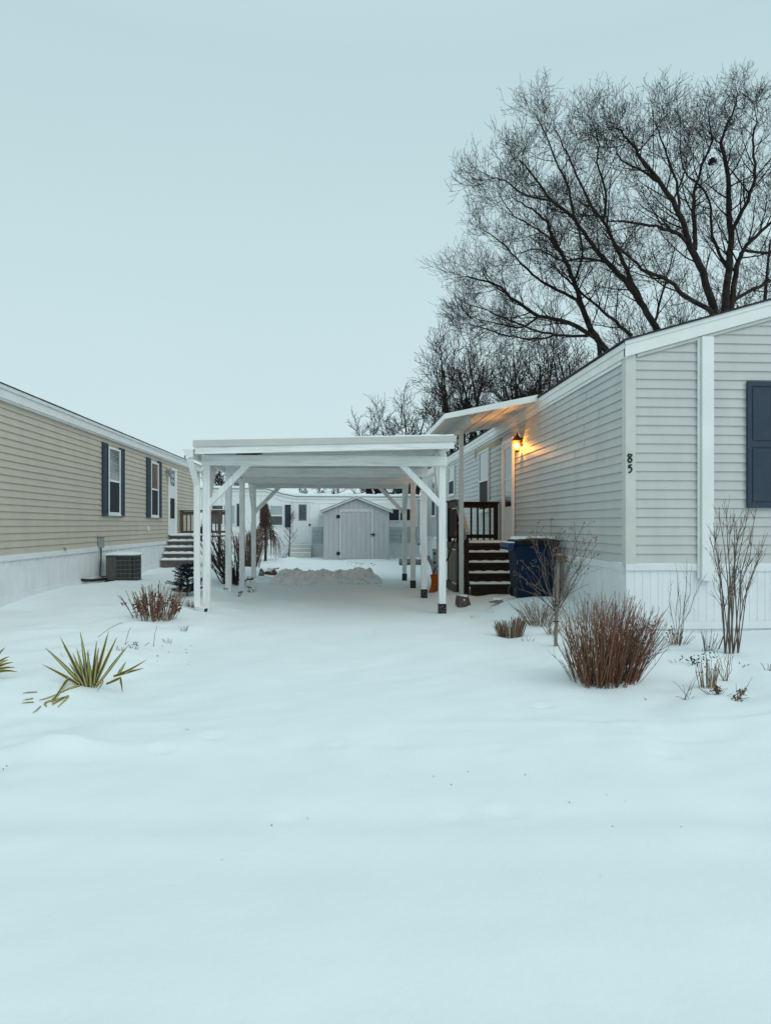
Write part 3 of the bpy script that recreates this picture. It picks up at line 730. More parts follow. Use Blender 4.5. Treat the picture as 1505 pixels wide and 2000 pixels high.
# ---- steps of the tan house
t2 = thing('porch_steps', (-4.7, 21.3, 0), 'weathered snowy wood steps with railed landing beside the tan siding', 'steps')
TX0, TX1 = XL + .04, -4.32
fr2 = [20.72, 20.98, 21.24, 21.50, 21.76]; tp2 = [.345, .52, .695, .87, 1.035]
for i, (yf, zt) in enumerate(zip(fr2, tp2)):
    yb = fr2[i + 1] + .02 if i < 4 else 23.2
    x1 = TX1 + (.1 if i == 0 else 0) if i < 4 else -3.7
    t = MB(); t.box(TX0, x1, yf - .025, yb, zt - .045, zt); tr = t.build('tread' if i < 4 else 'landing', M_WOODLX, t2, bevel=.004)
    s_ = MB(); N = 14; vs = []; fs = []; yb2 = yb - .03 if i < 4 else 23.1
    for k in range(N + 1):
        x = TX0 + .01 + (x1 - TX0 - .02) * k / N; hh = (.058 + .010 * math.sin(k * 1.7 + i)) * (.35 if k in (0, N) else 1)
        vs += [(x, yf - .018, zt + .001), (x, yf - .004, zt + hh), (x, yb2, zt + hh * .9), (x, yb2, zt + .001)]
    for k in range(N):
        for q in range(4): fs.append((k * 4 + q, k * 4 + (q + 1) % 4, k * 4 + 4 + (q + 1) % 4, k * 4 + 4 + q))
    fs += [(0, 1, 2, 3), (N * 4 + 3, N * 4 + 2, N * 4 + 1, N * 4)]
    s_.add(vs, fs); s_.build('snow', M_SNOW, tr)
    r = MB(); r.box(TX0 + .02, min(x1, TX1 + .08) - .02, yf + .005, yf + .03, zt - .175 if i else .0, zt - .047); r.build('riser', M_WOODLX, t2, bevel=.003)
post(t2, -4.28, 21.05, -.05, 1.02, M_WOODL); post(t2, XL + .10, 23.15, 1.0, 1.80, M_WOODL); post(t2, -3.75, 23.15, -.05, 1.80, M_WOODL); post(t2, -3.75, 21.85, -.05, 1.8, M_WOODL)
for q in ((XL + .145, -3.795, 23.13, 23.17, 1.68, 1.79), (XL + .145, -3.795, 23.13, 23.17, 1.10, 1.17)):
    b = MB(); b.box(*q); b.build('rail', M_WOODL, t2, bevel=.003)
b = MB(); b.box(XL + .04, -3.7, 23.08, 23.22, 1.802, 1.836); b.build('rail_cap', M_WOODL, t2, bevel=.003)
b = MB(); b.box(XL + .05, -3.72, 23.09, 23.21, 1.837, 1.862); b.build('snow', M_SNOW, t2)
x = XL + .26
while x < -3.85:
    q = MB(); q.box(x - .018, x + .018, 23.09, 23.128, 1.08, 1.76); q.build('baluster', M_WOODL, t2, bevel=.003); x += .132
b = MB(); b.bar((-4.28, 21.0, 1.05), (-4.28, 21.85, 1.72), .12, .034); b.build('handrail', M_WHITEWOOD, t2, bevel=.003)
b = MB(); b.bar((-4.36, 20.95, 1.02), (-4.34, 21.85, 1.66), .02, .05); b.build('rail', M_WHITEWOOD, t2, bevel=.003)
pot = thing('planter', (-4.5, 22.75, 1.04), 'dark planter with withered growth on the tan house landing', 'planter')
b = MB(); b.lathe((-4.5, 22.75, 1.07), [(.07, 0), (.12, .1), (.14, .15), (.12, .155)], 12); b.build('pot', M_BLACK, pot, smooth=True)
rg = random.Random(4); lines = []
for k in range(26):
    a = rg.uniform(0, 6.28); r = rg.uniform(.06, .2); z = rg.uniform(.03, .14)
    lines.append(([(-4.5 + .05 * math.cos(a), 22.75 + .05 * math.sin(a), 1.2), (-4.5 + r * .6 * math.cos(a), 22.75 + r * .6 * math.sin(a), 1.22 + z), (-4.5 + r * math.cos(a), 22.75 + r * math.sin(a), 1.2 + z * .6)], [.009, .008, .004]))
tubes_obj('stems', lines, M_STEMD, pot, 4)

# ---- air conditioner and its disconnect box
ac = thing('air_conditioner', (-4.8, 15.85, .12), 'charcoal air conditioning unit with snow on top beside white skirting', 'air conditioner')
ax0, ax1, ay0, ay1, az0, az1 = -5.06, -4.46, 15.5, 16.05, .17, .70
b = MB(); b.box(ax0, ax0 + .22, ay0, ay1, az0, az1); b.box(ax0 + .221, ax1, ay0 + .02, ay1 - .02, az0, az1 - .001); cab = b.build('cabinet', M_ACGREY, ac, bevel=.015)
b = MB(); b.box(ax0 + .225, ax1 - .012, ay0 + .004, ay0 + .019, az0 + .03, az1 - .05); b.box(ax1 + .001, ax1 + .008, ay0 + .06, ay1 - .06, az0 + .03, az1 - .05); b.build('coil', M_ACDARK, ac)
b = MB()
for k in range(5):
    z = az0 + .05 + k * .093; b.bar((ax0 + .22, ay0 - .001, z), (ax1, ay0 - .001, z), .005, .005); b.bar((ax1 + .013, ay0 + .02, z), (ax1 + .013, ay1 - .02, z), .005, .005)
k = ax0 + .235
while k < ax1 - .06: b.bar((k, ay0 - .004, az0 + .03), (k, ay0 - .004, az1 - .05), .003, .003, (0, 1, 0)); k += .027
b.build('grille', M_WIRE, ac)
b = MB(); b.box(ax0 - .02, ax1 + .02, ay0 - .02, ay1 + .02, .05, .166); b.build('pad', M_BLACK, ac, bevel=.01)
b = MB(); N = 10; vs = []; fs = []
for i in range(N + 1):
    for j in range(N + 1):
        u, v = i / N * 2 - 1, j / N * 2 - 1; e = (1 - u ** 4) * (1 - v ** 4)
        vs.append(((ax0 + ax1) / 2 + u * .37, (ay0 + ay1) / 2 + v * .34, az1 + .02 + .055 * e + .004 * math.sin(i * 2 + j)))
for i in range(N):
    for j in range(N): a = i * (N + 1) + j; fs.append((a, a + 1, a + N + 2, a + N + 1))
b.add(vs, fs); b.box(ax0 - .045, ax1 + .045, ay0 - .04, ay1 + .04, az1 + .004, az1 + .02); b.build('snow', M_SNOW, ac, smooth=True)
b = MB(); b.tube([(ax0 + .02, ay0 + .05, .2), (XL + .1, 15.0, .21), (XL + .03, 14.6, .25)], .03, 6); b.build('refrigerant_line', M_BLACK, ac)
ds = thing('disconnect_box', (XL, 15.7, .9), 'small grey electrical box with black conduit curving down to the unit', 'electrical box')
b = MB(); b.box(XG, XG + .09, 15.56, 15.72, .87, 1.09); b.box(XG - .005, XG + .1, 15.55, 15.73, 1.091, 1.11); b.build('housing', M_GREYBOX, ds, bevel=.006)
b = MB(); b.tube([(XG + .05, 15.62, .87), (XG + .05, 15.62, .78), (XG + .055, 15.6, .6), (XG + .07, 15.5, .4), (XG + .10, 15.4, .28), (XG + .16, 15.42, .25), (ax0, 15.58, .26)], .014, 8); b.build('conduit', M_BLACK, ds, smooth=True)

# ================================================================= CARPORT
cp = thing('carport', (-.25, 14, 0), 'white timber carport with low sloping metal roof over the snowy drive', 'carport')
PY = [10.77, 13.2, 15.3, 17.42]
PW = .104
LXs = [-2.035, -2.10, -2.15, -2.17]; RX = 1.505
zroof = lambda x: 2.375 + (x + 2.1) * .0275       # underside of rim boards
for i, y in enumerate(PY):
    p = MB(); p.box(LXs[i] - PW / 2, LXs[i] + PW / 2, y - PW / 2, y + PW / 2, -.1, 2.40); p.build('post', M_WHITEWOOD, cp, bevel=.005)
    p = MB(); gz = 0
    p.box(RX - PW / 2, RX + PW / 2, y - PW / 2, y + PW / 2, gz + .15, zroof(RX) + .02); po = p.build('post', M_WHITEWOOD, cp, bevel=.005)
    q = MB(); q.box(RX - PW / 2 - .006, RX + PW / 2 + .006, y - PW / 2 - .006, y + PW / 2 + .006, -.08, .16); pb_ = q.build('post_base', M_BLACK, po, bevel=.004)
    q = MB()
    for bx_, bz in ((-.022, .06), (.03, .085), (.0, .12), (.005, .035), (-.03, .1), (.028, .045)):
        q.lathe((0, 0, 0), [(.006, 0), (.006, .005), (.003, .007)], 8); o = len(q.v) - 24
        for t in range(o, o + 24): v = q.v[t]; q.v[t] = (RX + bx_ + v[0], y - PW / 2 - .006 - v[2], bz + v[1])
    q.build('bolt', M_STEEL, po)
    fy = y - PW / 2 - .042 if i == 0 else y - PW / 2 - .04
    bm_ = MB(); bm_.box(LXs[i] - PW / 2 - .01, RX + PW / 2 + .012, fy, y - PW / 2 - .002, 2.245, 2.40); bm_.build('beam', M_WHITEWOODX, cp, bevel=.004)
    if i in (0, 3):
        yy = y - .005
        for sx, x in ((1, LXs[i]), (-1, RX)):
            q = MB(); q.bar((x + sx * .02, yy, 1.66), (x + sx * .62, yy, 2.28), .088, .095, (0, 1, 0)); q.build('knee_brace', M_WHITEWOOD, cp, bevel=.004)
        dy = 1 if i == 0 else -1
        for x in (LXs[i], RX):
            q = MB(); q.bar((x, y + dy * .02, 1.72), (x, y + dy * .62, 2.34), .088, .095, (1, 0, 0)); q.build('knee_brace', M_WHITEWOOD, cp, bevel=.004)
RY0, RY1 = 10.33, 18.05; rx0, rx1 = -2.12, 1.625
for x, n_ in ((LXs[1], 1), (RX, 1)):      # plates along the drive
    q = MB(); q.box(x - .045, x + .045, RY0 + .05, RY1 - .05, zroof(x) - .005 if x > 0 else 2.402, zroof(x) + .085); q.build('plate', M_WHITEWOOD, cp, bevel=.004)
b = MB(); b.prism([(rx0, zroof(rx0)), (rx1, zroof(rx1)), (rx1, zroof(rx1) + .1), (rx0, zroof(rx0) + .1)], 1, RY0, RY0 + .038); b.build('rim_board', M_WHITEWOODX, cp, bevel=.004)
b = MB(); b.prism([(rx0, zroof(rx0)), (rx1, zroof(rx1)), (rx1, zroof(rx1) + .1), (rx0, zroof(rx0) + .1)], 1, RY1 - .038, RY1); b.build('rim_board', M_WHITEWOODX, cp, bevel=.004)
y = RY0 + .62
while y < RY1 - .3:
    b = MB(); b.prism([(rx0 + .02, zroof(rx0)), (rx1 - .05, zroof(rx1) - .006), (rx1 - .05, zroof(rx1) + .088), (rx0 + .02, zroof(rx0) + .092)], 1, y, y + .038); b.build('rafter', M_WHITEWOODX, cp, bevel=.003); y += .61
b = MB()
b.prism([(rx0 - .02, zroof(rx0) + .101), (rx1 + .012, zroof(rx1) + .101), (rx1 + .012, zroof(rx1) + .125), (rx0 - .02, zroof(rx0) + .125)], 1, RY0 + .02, RY1 + .02)
b.prism([(rx0 - .025, zroof(rx0) + .099), (rx1 + .014, zroof(rx1) + .099), (rx1 + .014, zroof(rx1) + .192), (rx0 - .025, zroof(rx0) + .198)], 1, RY0 - .02, RY0 + .012)
b.box(rx1 + .014, rx1 + .03, RY0 - .018, RY1, zroof(rx1) + .097, zroof(rx1) + .19)
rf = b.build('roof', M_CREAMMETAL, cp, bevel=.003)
b = MB(); N = 30; vs = []; fs = []
for i in range(N + 1):
    x = rx0 - .01 + (rx1 - rx0 + .0) * i / N
    for j, (yy, hh) in enumerate(((RY0 - .005, .06), (RY0 + .02, .088 + .006 * math.sin(i * 1.9)), (14, .10), (RY1, .06))):
        vs.append((x, yy, zroof(x) + .126 + hh))
for i in range(N):
    for j in range(3): a = i * 4 + j; fs.append((a, a + 1, a + 5, a + 4))
b.add(vs, fs); b.build('roof_snow', M_SNOW, rf, smooth=True)
# gutter and downspout
gz = 2.44
prof = [(-.02, 0), (-.085, 0), (-.125, .045), (-.15, .095), (-.17, .105), (-.165, .118), (-.02, .118)]
b = MB(); b.prism([(rx0 - .005 + x, gz - .115 + z) for x, z in prof], 1, RY0 - .03, RY1); b.build('gutter', M_WHITEMETAL, cp, bevel=.002)
b = MB()
dxp, dyp = -2.155, 10.66
b.bar((rx0 - .085, RY0 + .05, gz - .115), (rx0 - .075, RY0 + .06, gz - .17), .085, .065, (0, 1, 0))
b.bar((rx0 - .08, RY0 + .06, gz - .15), (dxp, dyp - .02, 1.95), .085, .065, (0, 1, 0))
b.bar((dxp, dyp - .02, 1.98), (dxp, dyp, .16), .085, .065, (0, 1, 0))
b.bar((dxp, dyp, 1.93), (dxp, dyp, 1.85), .092, .072, (0, 1, 0)); b.bar((dxp, dyp, .62), (dxp, dyp, .56), .092, .072, (0, 1, 0))
b.bar((dxp, dyp, .2), (dxp + .04, dyp - .06, .12), .085, .065, (0, 1, 0)); b.bar((dxp + .02, dyp - .04, .135), (dxp + .15, dyp - .12, .11), .085, .065, (0, 0, 1))
b.build('downspout', M_WHITEMETAL, cp, bevel=.008)
b = MB(); b.bar((dxp + .150, dyp - .1205, .11), (dxp + .1525, dyp - .122, .1095), .07, .05, (0, 0, 1)); b.build('outlet_shade', M_BLACK, cp)  # thin black plate painting the shade inside the downspout mouth
rg = random.Random(8)
lines = []
for k in range(60):
    a = rg.uniform(0, 6.28); c = a + rg.uniform(.8, 1.8); r = rg.uniform(.09, .2)
    lines.append(([(-1.40 + r * math.cos(a), 10.70 + .04 + .06 * math.sin(a), 2.405 + rg.uniform(0, .05)), (-1.40 + r * math.cos((a + c) / 2), 10.74 + .06 * math.sin((a + c) / 2), 2.41 + rg.uniform(0, .05)), (-1.40 + r * math.cos(c), 10.74 + .06 * math.sin(c), 2.405 + rg.uniform(0, .05))], [.006, .006, .004]))
tag(tubes_obj('bird_nest', lines, M_STEMD, None, 4), 'dark twig nest tucked on the front beam under the carport roof', 'nest')

# ================================================================= SHED
SY0 = 28.0
sx0 = P(631.5, 1090, Y=SY0).x; sx1 = P(760, 1090, Y=SY0).x; sxm = P(696, 1000, Y=SY0).x
zpk = P(696, 969, Y=SY0).z; zev = P(640, 992, Y=SY0).z - .06
shd = thing('storage_shed', (sxm, SY0 + 1, 0), 'grey painted plywood storage shed with gable roof and single door', 'shed')
b = MB(); D_ = 2.2
b.prism([(sx0, -.1), (sx1, -.1), (sx1, zev), (sxm, zpk - .06), (sx0, zev)], 1, SY0, SY0 + D_)
b.build('wall', M_SHED, shd, bevel=.004)
b = MB()     # plywood grooves as battens between
x = sx0 + .004
while x < sx1 - .03:  # boards
    w = min(.198, sx1 - x - .002); ztop = min(zev + (zpk - .06 - zev) * max(0, 1 - abs(c - sxm) / (sxm - sx0)) for c in (x, x + w)) - .01
    b.box(x + .007, x + w - .007, SY0 - .011, SY0 - .001, -.05, ztop); x += w
b.build('siding', M_SHED, shd, bevel=.002)
b = MB(); sl2 = (zpk - zev) / (sxm - sx0)
for a, c in ((sx0 - .13, sxm), (sxm, sx1 + .13)):
    f_ = lambda x: zpk - .05 - sl2 * abs(x - sxm)
    b.prism([(a, f_(a)), (c, f_(c)), (c, f_(c) + .05), (a, f_(a) + .05)], 1, SY0 - .1, SY0 + D_ + .1)
sr = b.build('roof', M_SHING, shd)
b = MB()
for a, c in ((sx0 - .135, sxm), (sxm, sx1 + .135)):
    b.prism([(a, f_(a) - .045), (c, f_(c) - .045), (c, f_(c) + .03), (a, f_(a) + .03)], 1, SY0 - .125, SY0 - .101)
b.build('rake_trim', M_SHEDT, sr, bevel=.003)
b = MB()
for a, c in ((sx0 - .14, sxm), (sxm, sx1 + .14)):
    b.prism([(a, f_(a) + .051), (c, f_(c) + .051), (c, f_(c) + .075), (a, f_(a) + .07)], 1, SY0 - .12, SY0 + D_ + .1)
b.build('roof_snow', M_SNOW, sr)
dx0 = P(662, 1090, Y=SY0).x; dx1 = P(729, 1090, Y=SY0).x; dz = P(690, 994, Y=SY0).z
b = MB(); b.box(dx0, dx0 + .085, SY0 - .036, SY0 - .009, .02, dz); b.box(dx1 - .085, dx1, SY0 - .036, SY0 - .009, .02, dz); b.box(dx0 + .09, dx1 - .09, SY0 - .029, SY0 - .009, dz - .12, dz)
dd = b.build('door', M_SHEDT, shd, bevel=.003)
b = MB(); x = dx0 + .094; wd = (dx1 - dx0 - .188) / 6
for k in range(6): b.box(x + k * wd + .006, x + (k + 1) * wd - .006, SY0 - .022, SY0 - .009, .03, dz - .132)
b.build('door_panel', M_SHED, dd, bevel=.002)
for zz in (P(660, 1009, Y=SY0).z, P(660, 1081, Y=SY0).z):
    b = MB(); b.box(dx0 - .1, dx0 + .04, SY0 - .042, SY0 - .031, zz - .06, zz + .06); b.tube([(dx0 - .02, SY0 - .045, zz - .07), (dx0 - .02, SY0 - .045, zz + .07)], .012, 6); b.build('hinge', M_BLACK, dd, bevel=.003)
b = MB(); zz = P(728, 1044, Y=SY0).z; b.box(dx1 - .12, dx1 + .09, SY0 - .05, SY0 - .031, zz - .02, zz + .02); b.box(dx1 - .03, dx1 + .03, SY0 - .055, SY0 - .031, zz - .05, zz + .05); lat = b.build('latch', M_BLACK, dd, bevel=.003)
b = MB(); b.box(dx1 - .11, dx1 + .0, SY0 - .056, SY0 - .051, zz - .075, zz - .05); b.box(dx1 + .05, dx1 + .1, SY0 - .056, SY0 - .051, zz - .02, zz + .06); b.build('hasp', M_STEEL, lat)

# ================================================================= WHITE HOME ACROSS THE BACK
BY = 30.4
wh = thing('white_mobile_home', (-1.5, BY + 2, 0), 'long white panelled mobile home with snowy roof behind the shed', 'house')
rp = [(-8.6, P(430, 957, Y=BY).z), (P(520, 0, Y=BY).x, P(520, 957, Y=BY).z), (P(553, 0, Y=BY).x, P(553, 967, Y=BY).z), (P(580, 0, Y=BY).x, P(580, 972, Y=BY).z), (P(820, 0, Y=BY).x, P(820, 973, Y=BY).z)]
bx1 = rp[-1][0]
b = MB(); b.prism([(rp[0][0], .4)] + [(bx1, .4)] + [(x, z) for x, z in rp[::-1]], 1, BY, BY + 4); b.build('wall', M_HOMEW, wh)
b = MB(); x = -8.4; sm = MB()
while x < bx1 - .1:
    sm.box(x, x + .012, BY - .008, BY - .001, .62, np.interp(x, [q[0] for q in rp], [q[1] for q in rp]) - .26); x += .82
sm.build('seam', M_TRIM, wh)
b = MB()
for (xa, za_), (xb, zb_) in zip(rp[:-1], rp[1:]):
    b.prism([(xa, za_ - .24), (xb, zb_ - .24), (xb, zb_ + .01), (xa, za_ + .01)], 1, BY - .02, BY - .001)
    b.prism([(xa, za_ - .05), (xb, zb_ - .05), (xb, zb_ + .02), (xa, za_ + .02)], 1, BY - .07, BY - .021)
b.build('fascia', M_HOMEW, wh, bevel=.004)
b = MB()
for (xa, za_), (xb, zb_) in zip(rp[:-1], rp[1:]):
    b.prism([(xa, za_ + .021), (xb, zb_ + .021), (xb, zb_ + .06), (xa, za_ + .06)], 1, BY - .08, BY + 4.1)
hr = b.build('roof', M_GREYBOX, wh)
b = MB(); N = 90; xs = np.linspace(rp[0][0], bx1 + .03, N + 1); vs = []; fs = []
for i, x in enumerate(xs):
    z = np.interp(x, [q[0] for q in rp], [q[1] for q in rp]) + .061; h_ = .085 + .02 * math.sin(i * .9) + .012 * math.sin(i * 2.3)
    for yy, zz_ in ((BY - .09, z), (BY - .10, z + h_ * .7), (BY - .03, z + h_), (BY + 2, z + h_ + .12), (BY + 4.1, z + h_)): vs.append((x, yy, zz_))
for i in range(N):
    for j in range(4): a = i * 5 + j; fs.append((a, a + 1, a + 6, a + 5))
b.add(vs, fs); b.build('roof_snow', M_SNOW, hr, smooth=True)
vx = P(596, 960, Y=BY + 1.2).x; vz = P(596, 953, Y=BY + 1.2).z
b = MB(); b.lathe((vx, BY + 1.2, 2.6), [(.07, 0), (.07, vz - 2.6 - .22), (.13, vz - 2.6 - .2), (.13, vz - 2.6 - .12), (.06, vz - 2.6 - .1), (.06, vz - 2.6 + .1), (.02, vz - 2.6 + .12)], 10); b.build('chimney', M_GREYBOX, hr)
b = MB(); vx2 = P(640, 960, Y=BY + 2).x; b.lathe((vx2, BY + 2, 2.6), [(.12, 0), (.12, .25), (.16, .27), (.1, .34)], 10); b.build('roof_vent', M_SNOW, hr)
b = MB(); skirt(b, (-8.6, BY - .01), (bx1, BY - .01), (0, -1), -.1, .52, random.Random(1), .2); b.build('skirting', M_WHITEVINYL, wh)
b = MB(); b.box(-8.6, bx1, BY - .03, BY - .001, .5, .56); b.build('skirting_rail', M_WHITEVINYL, wh, bevel=.004)
b = MB(); bz0, bz1 = .565, P(620, 1035, Y=BY).z; xx0 = P(610, 1050, Y=BY).x
k = bz0
while k < bz1 - .01: 
    b.add([(xx0, BY - .03, k), (bx1 - .1, BY - .03, k), (bx1 - .1, BY - .012, k + .172), (xx0, BY - .012, k + .172), (xx0, BY, k), (bx1 - .1, BY, k)], [(0, 1, 2, 3), (4, 5, 1, 0)]); k += .176
b.build('lap_panel', M_HOMEB, wh)
b = MB(); b.box(bx1 - .12, bx1 + .01, BY - .03, BY - .002, .5, rp[-1][1] - .06); b.build('corner_trim', M_TRIM, wh, bevel=.004)
def home_window(x0p, x1p, y0p, y1p, slider, lm, rm):
    a = P(x0p, y1p, Y=BY); c = P(x1p, y0p, Y=BY); x0, x1, z0, z1 = a.x, c.x, a.z, c.z; fw = .06
    f = MB(); f.box(x0, x0 + fw, BY - .04, BY - .003, z0, z1); f.box(x1 - fw, x1, BY - .04, BY - .003, z0, z1); f.box(x0 + fw, x1 - fw, BY - .039, BY - .003, z1 - fw, z1); f.box(x0 + fw, x1 - fw, BY - .039, BY - .003, z0, z0 + fw)
    xm = (x0 + x1) / 2; zm = (z0 + z1) / 2
    if slider: f.box(xm - .03, xm + .03, BY - .042, BY - .003, z0 + fw, z1 - fw)
    else: f.box(x0 + fw, x1 - fw, BY - .042, BY - .003, zm - .03, zm + .03)
    w = f.build('window', M_WHITEVINYL, wh, bevel=.004)
    p = MB(); q = MB()
    if slider: p.box(x0 + fw, xm - .03, BY - .02, BY - .002, z0 + fw, z1 - fw); q.box(xm + .03, x1 - fw, BY - .02, BY - .002, z0 + fw, z1 - fw)
    else: p.box(x0 + fw, x1 - fw, BY - .02, BY - .002, zm + .03, z1 - fw); q.box(x0 + fw, x1 - fw, BY - .02, BY - .002, z0 + fw, zm - .03)
    p.build('pane', lm, w); q.build('pane', rm, w)
    return w
home_window(412, 461, 985, 1026, True, M_BLIND, M_CURT)
home_window(525, 554, 986, 1028, False, M_CURT, M_BLIND)
home_window(757, 803, 992, 1019, True, M_SCREEN, M_SCREEN)
for a, c, y0p, y1p in ((463, 472.5, 984, 1028), (508, 523, 985, 1029), (556.5, 568, 986, 1030), (804.5, 808, 990, 1020)):
    q0 = P(a, y1p, Y=BY); q1 = P(c, y0p, Y=BY)
    face_y(wh, BY - .002, q0.x, q1.x, q0.z, q1.z, 'shutter') if q1.x - q0.x > .15 else None
a = P(573, 1063, Y=BY); c = P(609, 978, Y=BY)
d = MB(); d.box(a.x, a.x + .08, BY - .04, BY - .003, a.z, c.z); d.box(c.x - .08, c.x, BY - .04, BY - .003, a.z, c.z); d.box(a.x - .05, c.x + .05, BY - .06, BY - .003, c.z - .06, c.z + .01)
hd = d.build('door', M_HOMEW, wh, bevel=.004)
d = MB(); d.box(a.x + .085, c.x - .085, BY - .03, BY - .003, a.z, c.z - .065); d.build('door_leaf', M_WHITEVINYL, hd, bevel=.004)
q0 = P(583, 1017, Y=BY); q1 = P(599, 985, Y=BY)
d = MB(); d.box(q0.x, q0.x + .035, BY - .045, BY - .031, q0.z, q1.z); d.box(q1.x - .035, q1.x, BY - .045, BY - .031, q0.z, q1.z); d.box(q0.x + .035, q1.x - .035, BY - .044, BY - .031, q1.z - .035, q1.z); d.box(q0.x + .035, q1.x - .035, BY - .044, BY - .031, q0.z, q0.z + .035); d.build('window_frame', M_GREYBOX, hd)
d = MB(); d.box(q0.x + .035, q1.x - .035, BY - .038, BY - .031, q0.z + .035, q1.z - .035); d.build('door_glass', M_BLIND, hd)
kx = P(605, 1025, Y=BY); d = MB(); d.lathe((kx.x, BY - .06, kx.z), [(.02, -.04), (.045, -.02), (.045, .02), (.02, .04)], 8); d.build('knob', M_BLACK, hd)
hs = thing('door_steps', (P(588, 1087, Y=29.9).x, 29.9, 0), 'three white snow capped steps below the white home door', 'steps')
xa = P(567, 1080, Y=29.8).x; xb = P(608, 1080, Y=29.8).x
for i in range(3):
    b = MB(); zt = .18 + .165 * i; b.box(xa + .0, xb, 29.55 + .25 * i, BY - .035, zt - .165 if i else -.1, zt - .002); b.build('step', M_TRIM, hs, bevel=.01)
    s_ = MB(); s_.box(xa + .02, xb - .02, 29.54 + .25 * i, 29.78 + .25 * i, zt, zt + .045); s_.build('snow', M_SNOW, hs, bevel=.02)

# ================================================================= SNOW PILE, ROCKS, LOG
def blob(name, c, rx, ry, rz, m, label, cat, seed, amp=.25, sub=3, snow=0, flat=True, group=None, freq=2.2):
    """faceted field stone: hull of scattered points, roughened, with snow lying on its upward faces"""
    rr = random.Random(int(seed * 10)); bm = bmesh.new()
    for k in range(16):
        v = Vector((rr.gauss(0, 1), rr.gauss(0, 1), rr.gauss(0, 1))).normalized() * rr.uniform(.8, 1.05)
        if v.z < -.25: v.z = -.25 - .05 * rr.random()
        bm.verts.new((v.x * (1.05 - .3 * max(0, v.z)), v.y * (1.05 - .3 * max(0, v.z)), v.z))
    res = bmesh.ops.convex_hull(bm, input=bm.verts)
    bmesh.ops.delete(bm, geom=[x for x in res['geom_interior'] if isinstance(x, bmesh.types.BMVert)], context='VERTS')
    bmesh.ops.subdivide_edges(bm, edges=bm.edges[:], cuts=4, use_grid_fill=True)
    bmesh.ops.triangulate(bm, faces=bm.faces[:])
    for v in bm.verts:
        n = mnoise.noise(v.co * 2.1 + Vector((seed, seed * 2.1, 0))) * .12 + mnoise.noise(v.co * 7 + Vector((seed * 3, 0, seed))) * .05
        v.co *= 1 + n
        v.co.x *= rx; v.co.y *= ry; v.co.z *= rz
    me = bpy.data.meshes.new(name); me.materials.append(m)
    if snow:
        bm.normal_update(); me.materials.append(M_SNOW); cap = set()
        for f in bm.faces:
            if f.normal.z > snow + .25 * mnoise.noise(f.calc_center_median() * (1.2 / rx)) and f.calc_center_median().z > .1 * rz:
                f.material_index = 1; f.smooth = True; cap.update(f.verts)
        for v in cap: v.co.z += .012
    bm.to_mesh(me); bm.free()
    o_ = bpy.data.objects.new(name, me); COL.objects.link(o_); o_.location = c
    tag(o_, label, cat, group)
    return o_
q = G(906, 1186); blob('boulder', (q.x, q.y + .1, q.z + .04), .155, .12, .22, M_ROCK, 'brown boulder capped with snow at the foot of the awning post', 'rock', 4.2, .3, 4, .62)
q = G(975, 1179); blob('flat_rock', (q.x, q.y + .1, q.z + .02), .15, .12, .06, M_ROCKT, 'flat tan stone dusted with snow before the blue cart', 'rock', 7.1, .25, 3, .75)
q = P(522, 1126, Z=.06); blob('boulder', (q.x + .1, q.y, .13), .17, .18, .15, M_ROCKR, 'dark red boulder at the left end of the ploughed snow', 'rock', 2.6, .3, 4, .55)
q = P(509, 1128, Z=.08); blob('boulder', (q.x, q.y + .1, .15), .10, .12, .14, M_ROCKG, 'grey rounded boulder touching the rear left carport post', 'rock', 9.3, .25, 3, .7)
q = P(492, 1130, Z=.08); blob('boulder', (q.x - .02, q.y - .2, .08), .11, .12, .09, M_ROCKR, 'low russet stone between the two rear left carport posts', 'rock', 12.5, .3, 3, .6)
q = P(533, 1112, Z=.1); blob('flat_rock', (q.x, q.y + .3, .10), .2, .15, .05, M_ROCKG, 'snowy grey slab behind the dark red boulder', 'rock', 15.5, .3, 3, .45)
q = G(446, 1158); blob('stone', (q.x + .0, q.y - .12, q.z + .02), .08, .07, .05, M_ROCKT, 'small tan stone at the foot of the second left carport post', 'rock', 21.5, .3, 3, .8)
for k, (a, c, s_) in enumerate(((478, 1142, .05), (487, 1150, .04), (468, 1160, .05))):
    q = G(a, c); blob('edging_stone', (q.x, q.y, q.z + .02), s_ * 1.3, s_, s_ * .7, M_ROCKG, 'small half buried grey edging stone along the left side of the drive', 'rock', 30 + k * 3.3, .3, 2, .55, group='edging stones along the drive')

# snow thrown up at the end of the cleared drive
p0 = P(520, 1142, Z=0); p1 = P(748, 1139, Z=0)
nxp, nyp = 150, 60; vs = []; fs = []
for j in range(nyp + 1):
    for i in range(nxp + 1):
        u = i / nxp; v = j / nyp
        x = p0.x + (p1.x - p0.x) * u; y = p0.y + (p1.y - p0.y) * u - .05 + v * 1.5
        env = min(1, u / .12) * min(1, (1 - u) / .10); env = env ** .7
        ridge = math.sin(math.pi * min(1, v / .9)) ** .75 if v < .9 else 0
        cr = .255 + .06 * mnoise.noise(Vector((x * 1.5, 0, 3))) * 2 - .06 * u
        h = cr * env * ridge
        n = mnoise.noise(Vector((x * 4, y * 4, 1))) * .09 + abs(mnoise.noise(Vector((x * 9, y * 9, 4)))) * .085 + abs(mnoise.noise(Vector((x * 17, y * 17, 4)))) * .06
        h = h + n * env * min(1, ridge * 1.6)
        vs.append((x + .04 * mnoise.noise(Vector((x * 7, y * 7, 9))), y, max(h, -.03) + g(x, y) - (.015 if env * ridge < .02 else 0)))
for j in range(nyp):
    for i in range(nxp): a = j * (nxp + 1) + i; fs.append((a, a + 1, a + nxp + 2, a + nxp + 1))
b = MB(); b.add(vs, fs)
